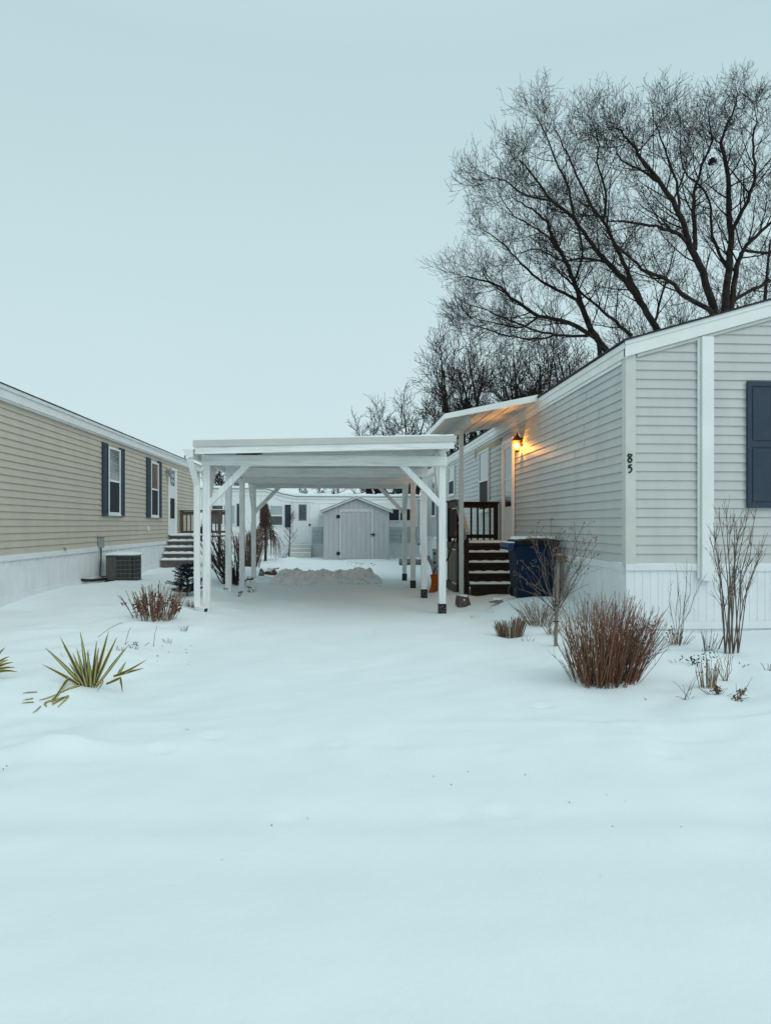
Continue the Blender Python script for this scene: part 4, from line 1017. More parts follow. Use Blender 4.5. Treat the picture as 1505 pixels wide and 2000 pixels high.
tag(b.build('snow_pile', M_SNOWD, None), 'lumpy dirty bank of shovelled snow across the back of the carport', 'snow pile')

lg = thing('log', (0, 0, 0), 'grey log lying in the snow beyond the rear carport posts', 'log')
a = P(780, 1098, Y=23.8); 
b = MB(); b.tube([(a.x, 23.8, .11), (a.x + .35, 23.85, .10), (a.x + .75, 23.9, .09)], [.12, .11, .10], 12); b.build('trunk', M_ROCKG, lg)
b = MB(); b.tube([(a.x + .38, 23.82, .2), (a.x + .42, 23.84, .3)], [.05, .035], 8); b.build('stub', M_ROCKG, lg)
lg.location = (0, 0, 0)

# ================================================================= TRASH CART
ct = thing('trash_cart', (3.0, 11.3, .08), 'blue wheeled trash cart with dark snow dusted lid beside the house', 'trash cart')
cz0 = g(2.9, 11.2) - .01
def rrect(x0, x1, y0, y1, r, n=5):
    pts = []
    for cx, cy, a0 in ((x1 - r, y1 - r, 0), (x0 + r, y1 - r, 90), (x0 + r, y0 + r, 180), (x1 - r, y0 + r, 270)):
        for k in range(n + 1):
            a = math.radians(a0 + 90 * k / n); pts.append((cx + r * math.cos(a), cy + r * math.sin(a)))
    return pts
def loft(mb, rings):
    n = len(rings[0]); vs = [v for r in rings for v in r]; fs = []
    for i in range(len(rings) - 1):
        for k in range(n): fs.append((i * n + k, i * n + (k + 1) % n, (i + 1) * n + (k + 1) % n, (i + 1) * n + k))
    fs += [tuple(range(n))[::-1], tuple((len(rings) - 1) * n + k for k in range(n))]
    mb.add(vs, fs)
b = MB(); rings = []
for z, ex in ((0, 0), (.03, .012), (.25, .03), (.62, .062), (.78, .078), (.80, .09), (.835, .094), (.84, .086)):
    rings.append([(x, y, cz0 + z) for x, y in rrect(2.76 - ex * .7, 3.29 + ex, 11.02 - ex * .6, 11.58 + ex * .6, .06 + ex * .3)])
loft(b, rings); body = b.build('body', M_BLUE, ct, smooth=False); 
b = MB(); rings = []
for z, ex in ((.842, .0), (.865, .012), (.895, .01), (.915, -.03), (.925, -.12)):
    rings.append([(x, y, cz0 + z + .03 * (1 - ((x - 3.05) / .45) ** 2) * (z > .87)) for x, y in rrect(2.70 - ex, 3.40 + ex, 10.96 - ex, 11.64 + ex, .09)])
loft(b, rings); lid = b.build('lid', M_DKLID, ct, bevel=.004)
rg = random.Random(5)
for k, (cx, cy, rx_, ry_) in enumerate(((2.85, 11.25, .15, .2), (3.15, 11.3, .12, .22), (3.3, 11.2, .06, .16))):
    s_ = MB(); N = 9; ring0 = []; ring1 = []
    for q in range(18):
        a = q / 18 * 6.283; e = 1 + .18 * math.sin(a * 3 + k) + .1 * math.sin(a * 7)
        ring0.append((cx + rx_ * e * math.cos(a), cy + ry_ * e * math.sin(a), cz0 + .932)); ring1.append((cx + rx_ * e * .85 * math.cos(a), cy + ry_ * e * .85 * math.sin(a), cz0 + .975))
    loft(s_, [ring0, ring1]); s_.build('snow', M_SNOW, lid, smooth=False)
b = MB()     # handle block with ribs at the back of the cart
b.box(2.585, 2.70, 11.02, 11.58, cz0 + .845, cz0 + .875)
for k in range(9):
    y = 11.03 + k * .062; b.prism([(2.585, cz0 + .843), (2.69, cz0 + .843), (2.66, cz0 + .76), (2.575, cz0 + .75)], 1, y, y + .022)
b.bar((2.60, 11.0, cz0 + .83), (2.60, 11.6, cz0 + .83), .04, .04); hnd = b.build('handle', M_BLUEL, ct, bevel=.004)
b = MB(); b.box(2.59, 2.69, 11.03, 11.57, cz0 + .876, cz0 + .893); b.box(2.572, 2.585, 11.03, 11.56, cz0 + .752, cz0 + .766); b.build('snow', M_SNOW, hnd, bevel=.006)
for y in (11.06, 11.48):
    b = MB(); b.tube([(2.80, y, cz0 + .09), (2.80, y + .06, cz0 + .09)], .105, 20); wl = b.build('wheel', M_BLACK, ct, bevel=.012)
    b = MB(); b.tube([(2.80, y - .005, cz0 + .09), (2.80, y + .065, cz0 + .09)], .04, 12); b.build('hub', M_DKLID, wl)
def face_mark(strokes, rad, name, par):
    m = MB()
    for s_ in strokes:
        pts = []
        for px, py in s_:
            q = P(960 + px / 9.406, 1040 + py / 9.406, Y=10.985)
            ex = .03 + (q.z - cz0 - .25) / .37 * .032
            pts.append((q.x, 11.02 - ex * .6 - .003, q.z))
        m.tube(pts, rad, 5)
    m.build(name, M_PRINT, par)
face_mark([[(870, 380), (900, 370), (920, 395), (905, 440), (872, 490), (930, 488)], [(955, 470), (985, 465), (1000, 480), (960, 520), (1010, 520)]], .0028, 'printed_number', body)
face_mark([[(735, 520), (770, 500), (790, 540)], [(760, 560), (735, 590), (760, 625)], [(800, 480), (815, 520), (800, 560)], [(700, 540), (715, 580)], [(740, 615), (790, 620)]], .0034, 'emblem', body)
face_mark([[(470, 500), (470, 590)], [(400, 790), (425, 795)]], .004, 'scuff', body)

# ================================================================= PLANTS
def stem(rg, base, tip, r0, r1, n=5, wig=.03, bow=0.0):
    base = Vector(base); tip = Vector(tip); L = (tip - base).length; pts = []
    side = Vector((rg.gauss(0, 1), rg.gauss(0, 1), 0)); 
    for i in range(n):
        t = i / (n - 1); q = base.lerp(tip, t)
        q += side * (wig * L * math.sin(math.pi * t) * .6) + Vector((rg.gauss(0, 1), rg.gauss(0, 1), 0)) * wig * L * .25 * (0 < i < n - 1)
        q.z += bow * L * math.sin(math.pi * t)
        pts.append(q)
    return (pts, [r0 + (r1 - r0) * i / (n - 1) for i in range(n)])

def clump(rg, c, n, rbase, h, spread, r0, r1, lean=(0, 0), wig=.03, n_pts=5, bow=.06):
    out = []
    for k in range(n):
        a = rg.uniform(0, 6.283); rr = math.sqrt(rg.random()); bx, by = rbase * rr * math.cos(a), rbase * rr * math.sin(a)
        hh = h * rg.uniform(.55, 1) * (1 - .25 * rr); sp = spread * rr * rg.uniform(.6, 1.15)
        a2 = a + rg.gauss(0, .35)
        base = (c[0] + bx, c[1] + by, c[2] - .04)
        tip = (c[0] + bx + sp * math.cos(a2) + lean[0], c[1] + by + sp * math.sin(a2) + lean[1], c[2] + hh)
        out.append(stem(rg, base, tip, r0 * rg.uniform(.7, 1.2), r1, n_pts, wig, bow))
    return out

def twigs(rg, lines, per, L, ang, r, up=.4, t0=.35, n_pts=3):
    out = []
    for pts, rad in lines:
        for _ in range(per if isinstance(per, int) else (int(per) + (rg.random() < per % 1))):
            t = rg.uniform(t0, .95); i = min(int(t * (len(pts) - 1)), len(pts) - 2); f = t * (len(pts) - 1) - i
            p = Vector(pts[i]).lerp(Vector(pts[i + 1]), f); d = (Vector(pts[i + 1]) - Vector(pts[i])).normalized()
            s_ = Vector((rg.gauss(0, 1), rg.gauss(0, 1), rg.gauss(0, .6))); s_ = (s_ - d * s_.dot(d)).normalized()
            dd = (d * math.cos(ang) + s_ * math.sin(ang) + Vector((0, 0, up * .3))).normalized(); LL = L * rg.uniform(.5, 1.2) * (1.15 - .5 * t)
            q = [p]
            for k in range(1, n_pts):
                dd = (dd + Vector((rg.gauss(0, .13), rg.gauss(0, .13), up * .2 + rg.gauss(0, .1)))).normalized()
                q.append(q[-1] + dd * LL / (n_pts - 1))
            out.append((q, [r * (1 - .55 * k / (n_pts - 1)) for k in range(n_pts)]))
    return out

def leaves_mb(rg, mb, p, n, size, spread, mi=0, droop=.3):
    for _ in range(n):
        c = Vector(p) + Vector((rg.gauss(0, spread), rg.gauss(0, spread), rg.gauss(0, spread)))
        a = Vector((rg.gauss(0, 1), rg.gauss(0, 1), rg.gauss(0, 1) - droop)).normalized(); b_ = a.cross(Vector((rg.gauss(0, 1), rg.gauss(0, 1), rg.gauss(0, 1)))).normalized()
        s_ = size * rg.uniform(.6, 1.3); nn = a.cross(b_) * s_ * .25
        mb.add([c - a * s_, c + b_ * s_ * .45 + nn, c + a * s_, c - b_ * s_ * .45 + nn], [(0, 1, 2), (0, 2, 3)], mi)

# --- the big russet spirea in front
c = G(1198, 1338); c.y += .14; c.z = g(c.x, c.y)
sp_ = thing('twiggy_shrub', c, 'large russet brown bare stemmed shrub, the biggest bush in the snow', 'shrub')
rg = random.Random(21)
L1 = clump(rg, c, 270, .23, .82, .27, .0034, .0017, lean=(.06, 0), wig=.045)
L2 = clump(rg, (c.x - .15, c.y - .04, c.z), 105, .15, .42, .18, .0032, .0018, lean=(.0, -.03), wig=.045)
L3 = clump(rg, (c.x + .14, c.y + .02, c.z), 75, .13, .62, .22, .0032, .0017, lean=(.13, 0), wig=.045)
L4 = clump(rg, (c.x - .06, c.y + .08, c.z), 70, .20, .90, .24, .0028, .0014, lean=(-.02, 0), wig=.06)
L5 = [stem(rg, (c.x + rg.gauss(0, .1), c.y + rg.gauss(0, .08), c.z), (c.x + rg.uniform(-.30, .48), c.y + rg.gauss(0, .25), c.z + rg.uniform(.2, .75)), .003, .0014, 5, .07, .06) for _ in range(26)]
main = L1 + L2 + L3 + L4 + L5
T = twigs(rg, main, 1.5, .15, .45, .0015, .5)
allL = main + T; mi = []
for pts, rr_ in allL:
    lf_ = pts[-1].x < c.x - .05 and pts[-1].z > c.z + .3
    mi.append(0 if rg.random() < (.42 if lf_ else .7) else 2 if rg.random() < (.75 if lf_ else .45) else 1)
tubes_obj('stems', allL, [M_RED, M_STEMD, M_STRAW], sp_, 4, mi)
lf = MB()
for pts, r in rg.sample(main, 60): leaves_mb(rg, lf, Vector(pts[0]) + Vector((0, 0, .04)), 2, .018, .02)
for pts, r in rg.sample(L1, 26): leaves_mb(rg, lf, pts[-2], 3, .013, .02)
lf.build('dead_leaves', M_DEADLEAF, sp_)

# --- staked little tree before the cart
c = G(1084, 1262)
stt = thing('staked_shrub', c, 'bare flowering shrub with dried heads tied to a grey stake', 'shrub')
rg = random.Random(33)
top = P(1090, 1075, Y=c.y)
b = MB(); b.bar((c.x, c.y, c.z - .05), (top.x, c.y + .01, top.z - .1), .030, .030, (0, 1, 0)); b.build('stake', M_STAKE, stt, bevel=.002)
b = MB()
for yy in (1182, 1214):
    q = P(1086, yy, Y=c.y); b.lathe((q.x, q.y + .012, q.z), [(.034, -.006), (.034, .006), (.02, .006)], 10)
b.build('tie', M_BLACK, stt)
tr = [Vector((c.x + .012, c.y + .035, c.z - .03)), Vector((c.x + .02, c.y + .035, c.z + .25)), Vector((c.x + .014, c.y + .03, c.z + .5))]
fork = tr[-1]
lines = [(tr, [.014, .012, .011])]
tips = [(1005, 1120), (1018, 1095), (1040, 1055), (1050, 1020), (1075, 1012), (1098, 1030), (1120, 1018), (1140, 1022), (1160, 1045), (1162, 1080), (1150, 1110), (1130, 1060), (1062, 1040), (1030, 1140), (1012, 1150), (1150, 1140), (1110, 1045), (1085, 1050), (1168, 1060)]
tips += [(rg.uniform(1003, 1165), rg.uniform(1040, 1165)) for _ in range(7)]
mains = []
for tx, ty in tips:
    e = P(tx, ty, Y=c.y + rg.uniform(-.3, .35)); s0 = fork + Vector((rg.gauss(0, .01), rg.gauss(0, .01), rg.uniform(-.2, .05)))
    mains.append(stem(rg, s0, e, .0046, .0022, 6, .08, .05))
tw = twigs(rg, mains, 4, .2, .75, .0021, .35, .25, 4); tw2 = twigs(rg, tw, 1.2, .09, .7, .0016, .4)
tubes_obj('branches', lines + mains + tw + tw2, M_STEMG, stt, 5)
hd_ = MB()
for pts, r in mains + tw:
    if rg.random() < .55: leaves_mb(rg, hd_, pts[-1], rg.randint(3, 6), .013, .012)
q = P(1095, 1088, Y=c.y - .05); leaves_mb(rg, hd_, q, 60, .02, .035); leaves_mb(rg, hd_, q + Vector((-.05, 0, .02)), 30, .018, .03)
hd_.build('seed_heads', M_SEED, stt)  # dried seed heads, built from leaf-shaped scraps

def simple_plant(name, c, lines, m, label, cat, leaf=None, k=4, midx=None, group=None):
    o = thing(name, c, label, cat, group); tubes_obj('stems', lines, m, o, k, midx)
    if leaf: leaf[0].build('dead_leaves', leaf[1], o)
    return o
# --- low shrub at the cart's foot
c = G(1052, 1222); rg = random.Random(41)
L = clump(rg, c, 100, .13, .38, .30, .0032, .0016, wig=.06); L += twigs(rg, L, 1.5, .12, .6, .0015, .3)
simple_plant('low_shrub', c, L, [M_STEMG, M_STRAW], 'low grey brown twiggy shrub below the blue cart', 'shrub', midx=[rg.randint(0, 1) for _ in L])
c = G(1078, 1238); L = clump(rg, c, 34, .07, .16, .12, .003, .0015)
simple_plant('dry_tuft', c, L, M_STRAW, 'short straw coloured tuft beside the grey stake', 'dry plant')
# --- clipped ornamental grass
c = G(998, 1246); c.y += .06; rg = random.Random(43); L = []
for k in range(150):
    a = rg.uniform(0, 6.283); r = .17 * (.55 + .45 * rg.random()); bx, by = r * math.cos(a) * 1.05, r * math.sin(a) * .8
    L.append(stem(rg, (c.x + bx * .8, c.y + by * .8, c.z - .03), (c.x + bx * 1.25, c.y + by * 1.2, c.z + rg.uniform(.11, .21) + (.06 if bx > 0 else 0)), .004, .0032, 3, .02))
simple_plant('clipped_grass', c, L, [M_STRAW, M_STEMG], 'clipped round clump of tan grass stubble', 'ornamental grass', midx=[rg.randint(0, 1) for _ in L])
# --- tall multi-stem sapling by the gable
c = G(1420, 1277); rg = random.Random(47)
tips = [(1392, 1020, 0), (1402, 1000, -.1), (1418, 985, .1), (1432, 995, .2), (1448, 1010, -.1), (1462, 990, .1), (1478, 985, 0), (1498, 1040, .1), (1400, 1060, .2), (1440, 1040, 0), (1488, 1075, -.1), (1470, 1030, .2), (1426, 1015, -.2), (1386, 1050, .1)]
bs = [(1415, 1277), (1424, 1272), (1430, 1274), (1440, 1274)]
mains = []
for k, (tx, ty, dy) in enumerate(tips):
    bb = bs[k % 4]; q = P(bb[0], bb[1], Y=c.y + .02); e = P(tx, ty, Y=c.y + dy)
    q.z = c.z - .03
    mid = q.lerp(e, .55); mid.x = q.x + (e.x - q.x) * .33; pts = [q, q.lerp(mid, .5) + Vector((.004, 0, 0)), mid, mid.lerp(e, .5) + Vector((rg.gauss(0, .012), 0, 0)), e]
    mains.append((pts, [.0085 if k < 5 else .006, .007 if k < 5 else .005, .005, .0035, .002]))
tw = twigs(rg, mains, 9, .26, .45, .0026, .6, .3, 4); tw2 = twigs(rg, tw, 1.6, .11, .5, .0018, .5)
simple_plant('tall_sapling', c, mains + tw + tw2, M_STEMG, 'tall multi stemmed bare sapling before the gable end', 'sapling', k=5)
# --- thin arching young shrub between
c = G(1322, 1258); rg = random.Random(51); mains = []
for tx, ty in ((1318, 1100), (1350, 1105), (1378, 1122), (1340, 1090), (1308, 1130), (1325, 1150)):
    mains.append(stem(rg, (c.x + rg.gauss(0, .015), c.y, c.z - .03), P(tx, ty, Y=c.y + rg.uniform(-.1, .1)), .004, .0015, 6, .05, .08))
tw = twigs(rg, mains, 5, .2, .5, .0016, .5, .25, 4)
base = clump(rg, c, 30, .08, .2, .12, .004, .002)
lf = MB(); leaves_mb(rg, lf, (c.x - .08, c.y, c.z + .12), 26, .016, .04)
simple_plant('arching_shrub', c, mains + tw + base, [M_STEMG, M_STRAW], 'thin arching pale shrub between russet bush and sapling', 'shrub', leaf=(lf, M_DEADLEAF), midx=[rg.randint(0, 1) for _ in mains + tw + base])
# --- small tufts and dead perennials in the right bed
def tuft(px, py, n, h, sp, label, seed, m=M_STRAW, r=.003, rb=.03, name='dry_tuft', lean=(0, 0), group=None):
    c = G(px, py); rg = random.Random(seed); L = clump(rg, c, n, rb, h, sp, r, r * .55, lean)
    return simple_plant(name, c, L, m, label, 'dry plant', group=group), c
tuft(1355, 1236, 30, .13, .08, 'small brush of tan stalks against the skirting base', 61)
tuft(1380, 1272, 14, .26, .1, 'sparse brown stalks in the snow behind the tall weeds', 62, M_STEMG, .0034, .04)
o, c = tuft(1382, 1342, 34, .30, .06, 'pale broken perennial stalks standing in front of the sapling', 63, M_STRAW, .0032, .06, 'dead_perennial')
rg = random.Random(64); lf = MB()
leaves_mb(rg, lf, (c.x - .02, c.y, c.z + .22), 40, .014, .05); leaves_mb(rg, lf, (c.x + .02, c.y, c.z + .12), 20, .012, .05); lf.build('dark_leaves', M_DKGREEN, o)
c = G(1415, 1330); rg = random.Random(65); L = []
for k in range(12):
    a = rg.uniform(-1, 1); L.append(stem(rg, (c.x + .02 * a, c.y, c.z - .02), (c.x + .13 * a, c.y + rg.gauss(0, .05), c.z + rg.uniform(.1, .36)), .0026, .0014, 6, .12, .1))
simple_plant('dry_stalks', c, L, M_STRAW, 'curling thin straw stalks beside the broken perennial', 'dry plant')
c = G(1340, 1366); rg = random.Random(66); L = []
for tx, ty in ((1312, 1330), (1318, 1360), (1332, 1338), (1345, 1340), (1352, 1342), (1360, 1318), (1355, 1360), (1334, 1365), (1366, 1312)):
    L.append(stem(rg, (c.x + rg.gauss(0, .02), c.y, c.z - .02), P(tx, ty, Y=c.y), .0022, .0014, 6, .09, .1))
simple_plant('dry_stalks', c, L, M_STEMG, 'few loose looping weed stalks nearest the road edge', 'dry plant')
c = G(1398, 1356); rg = random.Random(67); lf = MB(); leaves_mb(rg, lf, (c.x, c.y, c.z + .03), 44, .016, .02); 
L = clump(rg, c, 12, .03, .06, .12, .0025, .0014)
simple_plant('withered_clump', c, L, M_STEMG, 'dark crumpled leaf clump flat on the snow below the stalks', 'dry plant', leaf=(lf, M_DEADLEAF))
c = G(1447, 1366); rg = random.Random(68); lf = MB(); leaves_mb(rg, lf, (c.x, c.y, c.z + .05), 40, .016, .022); leaves_mb(rg, lf, (c.x - .06, c.y - .04, c.z + .02), 24, .014, .015)
L = [stem(rg, (c.x - .03, c.y, c.z), P(tx, ty, Y=c.y), .0024, .0014, 4, .04) for tx, ty in ((1468, 1322), (1436, 1334), (1455, 1340), (1458, 1385), (1430, 1380), (1462, 1362))]
simple_plant('withered_clump', c, L, M_STEMG, 'tan shrivelled seed heads lying farthest right in the snow', 'dry plant', leaf=(lf, M_SEED))
c = G(1330, 1297); rg = random.Random(69); lf = MB(); leaves_mb(rg, lf, (c.x, c.y, c.z + .02), 16, .014, .04); leaves_mb(rg, lf, (c.x + .11, c.y - .03, c.z + .03), 22, .016, .03)
L = clump(rg, c, 6, .06, .05, .1, .002, .0012)
simple_plant('leafy_sprig', c, L, M_STEMG, 'dark leafy sprig poking from snow beside the russet bush', 'dry plant', leaf=(lf, M_DKGREEN))
c = G(1405, 1268); L = []
for x0, y0, x1, y1 in ((1402, 1268, 1412, 1243), (1408, 1289, 1405, 1276)):
    q = P(x0, y0, Y=c.y); L.append(([q, q.lerp(P(x1, y1, Y=c.y), .5), P(x1, y1, Y=c.y)], [.006, .006, .006]))
simple_plant('cut_stub', c, L, M_DKGREEN, 'dark green cut stubs standing beside the sapling base', 'dry plant')
tuft(1450, 1297, 5, .03, .12, 'bent dark leaf lying on snow to the right of the sapling', 71, M_DKGREEN, .005, .02, 'leafy_sprig')
tuft(1500, 1310, 5, .09, .06, 'short green blades at the edge of the gable bed', 72, M_DKGREEN, .004, .02, 'leafy_sprig')
tuft(925, 1208, 7, .07, .1, 'faint bare twigs in the snow near the carport corner post', 73, M_STEMG, .0018, .04)
tuft(956, 1196, 5, .07, .06, 'faint bare twigs in the snow in front of the flat stone', 74, M_STEMG, .0018, .03)
tuft(1030, 1252, 8, .06, .08, 'low twiggy bits right of the clipped grass', 75, M_STEMG, .0022, .04)

# --- hydrangea on the left
c = G(298, 1213); c.y += .15; c.z = g(c.x, c.y); rg = random.Random(81)
L = clump(rg, c, 95, .24, .56, .22, .0052, .0034, wig=.02)
T = twigs(rg, L, .5, .12, .5, .0024, .4); mi = [rg.choice((0, 0, 0, 1)) for _ in L + T]
lf = MB()
for pts, r in rg.sample(L, 42):
    i = rg.choice((2, 3, 3)); p = Vector(pts[i])
    for q in range(rg.randint(2, 5)): leaves_mb(rg, lf, p + Vector((0, 0, -.03 * q)), 3, .026, .016, droop=1.2)
for pts, r in rg.sample(L, 22): leaves_mb(rg, lf, pts[-1], 5, .012, .014)
simple_plant('hydrangea', c, L + T, [M_STRAW, M_STEMG], 'wide tan stemmed hydrangea with hanging dead brown leaves', 'shrub', leaf=(lf, M_DEADLEAF), midx=mi)
# long loose stems by the hydrangea
c = G(240, 1258); rg = random.Random(82); L = []
for x0, y0, x1, y1 in ((192, 1244, 240, 1216), (300, 1263, 307, 1222), (245, 1268, 255, 1225), (236, 1270, 252, 1252), (283, 1262, 293, 1255)):
    q = P(x0, y0, Y=c.y); L.append(stem(rg, q, P(x1, y1, Y=c.y), .003, .002, 5, .05, .08))
simple_plant('fallen_stem', c, L, M_STEMG, 'thin fallen stems scattered in front of the hydrangea', 'dry plant')
o, c = tuft(264, 1267, 8, .07, .05, 'tiny reddish leafy stub behind the yucca tips', 83, M_STEMG, .0025, .02)
rg = random.Random(84); lf = MB(); leaves_mb(rg, lf, (c.x, c.y, c.z + .05), 14, .012, .014); lf.build('dead_leaves', M_DEADLEAF, o)
tuft(234, 1271, 6, .06, .04, 'tiny dark stub just right of the yucca', 85, M_STEMD, .0028, .015)
tuft(328, 1244, 9, .07, .06, 'small dark sprigs in the snow below the hydrangea', 86, M_STEMD, .0024, .03)
tuft(360, 1242, 12, .08, .08, 'row of small dark sprigs below the dwarf spruce', 87, M_STEMD, .0024, .04)
tuft(372, 1186, 36, .14, .12, 'tan grass tuft at the foot of the dwarf spruce', 88, M_STRAW, .0028, .05)
tuft(145, 1281, 7, .05, .1, 'faint grass tips showing through lawn snow', 89, M_STEMG, .0018, .1)

# --- dwarf blue spruce
c = G(362, 1166); c.y += .15; rg = random.Random(91)
dsp = thing('dwarf_spruce', c, 'dwarf dark blue spruce beside the carport downspout', 'conifer')
tubes_obj('trunk', [([(c.x, c.y, c.z - .05), (c.x, c.y, c.z + .3), (c.x, c.y, c.z + .6)], [.022, .014, .006])], M_STEMD, dsp, 6)
nb = []; brs = []
for k in range(120):
    t = int(rg.random() ** 1.1 * 6) / 6 + rg.uniform(0, .06); z = .07 + .5 * t; a = rg.uniform(0, 6.283); R0 = .34 * max(.02, 1 - t) ** .8 * rg.uniform(.5, 1.2) + .03
    if z < .16: R0 *= rg.uniform(.5, .9)
    d = Vector((math.cos(a), math.sin(a), rg.uniform(.1, .45)))
    p = Vector((c.x, c.y, c.z + z)); q = p + d * R0; brs.append(([p, p.lerp(q, .5) - Vector((0, 0, .01)), q], [.006, .005, .003]))
    for _ in range(60):
        f = rg.uniform(.3, 1.05); s0 = p.lerp(q, f); dd = (d.normalized() * .9 + Vector((rg.gauss(0, .8), rg.gauss(0, .8), rg.gauss(0, .7)))).normalized()
        nb.append(([s0, s0 + dd * rg.uniform(.022, .045)], [.004, .0015]))
brs.append(([Vector((c.x, c.y, c.z + .5)), Vector((c.x, c.y, c.z + .58)), Vector((c.x + .005, c.y, c.z + .64))], [.006, .005, .003]))
tubes_obj('foliage', nb + brs, M_SPRUCE, dsp, 3)

# --- yuccas
def yucca(name, leaves, label, seed, hub=None):
    rg = random.Random(seed); c = hub
    o = thing(name, c, label, 'yucca'); mb = MB()
    for pts, w in leaves:
        # sample a smooth path
        n = 10; P_ = [Vector(p) for p in pts]; path = []
        for i in range(n + 1):
            t = i / n * (len(P_) - 1); k = min(int(t), len(P_) - 2); path.append(P_[k].lerp(P_[k + 1], t - k))
        if len(P_) == 3 and pts[1] is not None and w > 0:
            path = [(1 - t) ** 2 * P_[0] + 2 * t * (1 - t) * P_[1] + t * t * P_[2] for t in [i / n for i in range(n + 1)]]
        w = abs(w); vs = []; fs = []; mi = []
        flip = rg.random() < .55
        for i, p in enumerate(path):
            t = i / n; d = (path[min(i + 1, n)] - path[max(i - 1, 0)]).normalized()
            s_ = d.cross(Vector((0, -1, .35))); s_ = s_.normalized() if s_.length > 1e-4 else Vector((1, 0, 0))
            nn = s_.cross(d); ww = w * 1.35 * (.75 + .5 * math.sin(min(1, t * 1.6) * math.pi * .55)) * (1 - t ** 2.6) * .75 + .0006
            for f in (-1, -.5, .5, 1): vs.append(p + s_ * ww * f - nn * ww * .35 * (abs(f) - .5))
        for i in range(n):
            for k in range(3):
                a = i * 4 + k; mb.add([vs[a], vs[a + 1], vs[a + 5], vs[a + 4]], [(0, 1, 2, 3)], (1 if k == 1 else 0) if flip else (0 if k == 1 else 1))
    lo = mb.build('leaves', [M_YGREEN, M_YYEL], o)
    s = lo.modifiers.new('thick', 'SOLIDIFY'); s.thickness = .003
    return o
rg = random.Random(95)
hub = G(171, 1341); Yh = hub.y
def cv(x, y, dy=0): return P(x / 3.2717, 1080 + y / 3.2706, Y=Yh + dy)
lv = []
for (bx, by), mid, (tx, ty), dy, w in (
    ((545, 845), None, (290, 605), .05, .012), ((550, 840), None, (385, 535), .1, .012), ((560, 840), None, (515, 505), .12, .012), ((552, 842), None, (490, 605), -.05, .011),
    ((600, 830), None, (695, 500), .08, .013), ((605, 838), None, (748, 540), .02, .012), ((590, 830), None, (620, 560), .15, .010), ((570, 840), None, (563, 615), -.02, .011),
    ((615, 840), None, (825, 585), .04, .010), ((545, 850), None, (440, 700), -.06, .010), ((565, 850), None, (540, 690), -.08, .011), ((580, 850), None, (575, 700), -.1, .012),
    ((560, 850), None, (520, 740), -.12, .012), ((600, 845), None, (632, 605), .0, .010), ((548, 850), None, (468, 640), .15, .009)):
    a = cv(bx, by); a.z -= .02; e = cv(tx, ty, dy); m_ = a.lerp(e, .5) + Vector((rg.gauss(0, .006), 0, .012)); lv.append(([a, m_, e], w))
for path, w in ((((500, 838), (430, 792), (268, 710)), .011), (((505, 842), (440, 800), (385, 880), (335, 965)), -.014), (((510, 850), (430, 870), (320, 930)), .012), (((470, 860), (390, 900), (250, 918)), .011),
                (((440, 900), (360, 930), (335, 975)), .009), (((430, 905), (300, 940), (285, 968), (302, 1000)), -.007), (((680, 838), (770, 798), (785, 890)), -.010), (((725, 788), (800, 770), (940, 680)), .010),
                (((725, 790), (820, 760), (925, 735)), .009), (((755, 775), (780, 740), (806, 692)), .009), (((615, 840), (690, 780), (622, 888)), .010), (((240, 883), (190, 884), (148, 884)), .0032),
                (((215, 908), (180, 910), (148, 911)), .0026), (((218, 942), (180, 955), (138, 962)), .0036), (((262, 1012), (240, 1025), (212, 1033)), .0036), (((440, 905), (400, 960), (370, 995)), .0035)):
    pts = [cv(x, y, -.02) for x, y in path]
    pts = [(G(x / 3.2717, 1080 + y / 3.2706) + Vector((0, 0, .006))) if p.z < g(p.x, p.y) else p for p, (x, y) in zip(pts, path)]
    # keep the drooping ends on or above the snow
    for p in pts: p.z = max(p.z, g(p.x, p.y) + .004) if p.z < g(p.x, p.y) else p.z
    lv.append((pts, w))
yucca('yucca', lv, 'striped yellow and green yucca with bent leaves in front of the hydrangea', 96, hub)
hub2 = G(-30, 1330); lv = []
for tx, ty in ((35, 605), (62, 662), (55, 685), (86, 700), (100, 732), (115, 760)):
    e = P(tx / 3.2717, 1080 + ty / 3.2706, Y=hub2.y); a = hub2 + Vector((0, 0, .03)); lv.append(([a, a.lerp(e, .5) + Vector((0, 0, .05)), e], .011))
for k in range(9):
    a_ = R_.uniform(1.2, 5.0); lv.append(([hub2, hub2 + Vector((.15 * math.cos(a_), .15 * math.sin(a_), .2)), hub2 + Vector((.3 * math.cos(a_), .3 * math.sin(a_), .35))], .012))
yucca('yucca', lv, 'yucca at the picture edge showing only its leaf tips', 97, hub2)

# --- plants beyond the left carport posts
c = P(452, 1136, Z=.12); c.z = g(c.x, c.y); rg = random.Random(101); L = []
for k in range(46):
    tx = rg.uniform(385, 455); ty = rg.uniform(1022, 1075); e = P(tx, ty, Y=c.y + rg.uniform(-.5, .6))
    L.append(stem(rg, (c.x + rg.uniform(-.16, .16), c.y + rg.uniform(-.2, .2), c.z - .03), e, .016 * rg.uniform(.5, 1.1), .006, 6, .04, -.05))
for k in range(8):
    e = P(rg.uniform(455, 476), rg.uniform(1050, 1090), Y=c.y + rg.uniform(-.3, .3)); L.append(stem(rg, (c.x + .12, c.y, c.z - .03), e, .012, .005, 6, .06))
T = twigs(rg, L, 4, .35, .6, .0045, .4, .3, 4)
simple_plant('leaning_shrub', c, L + T, M_STEMD, 'dark thick stemmed bare shrub leaning outward by the left carport posts', 'shrub', k=5)
c = P(487, 1110, Z=.1); c.z = g(c.x, c.y); rg = random.Random(103)
L = clump(rg, c, 120, .28, 1.35, .35, .010, .005, wig=.04); T = twigs(rg, L, 2, .4, .6, .004, .2, .3, 4)
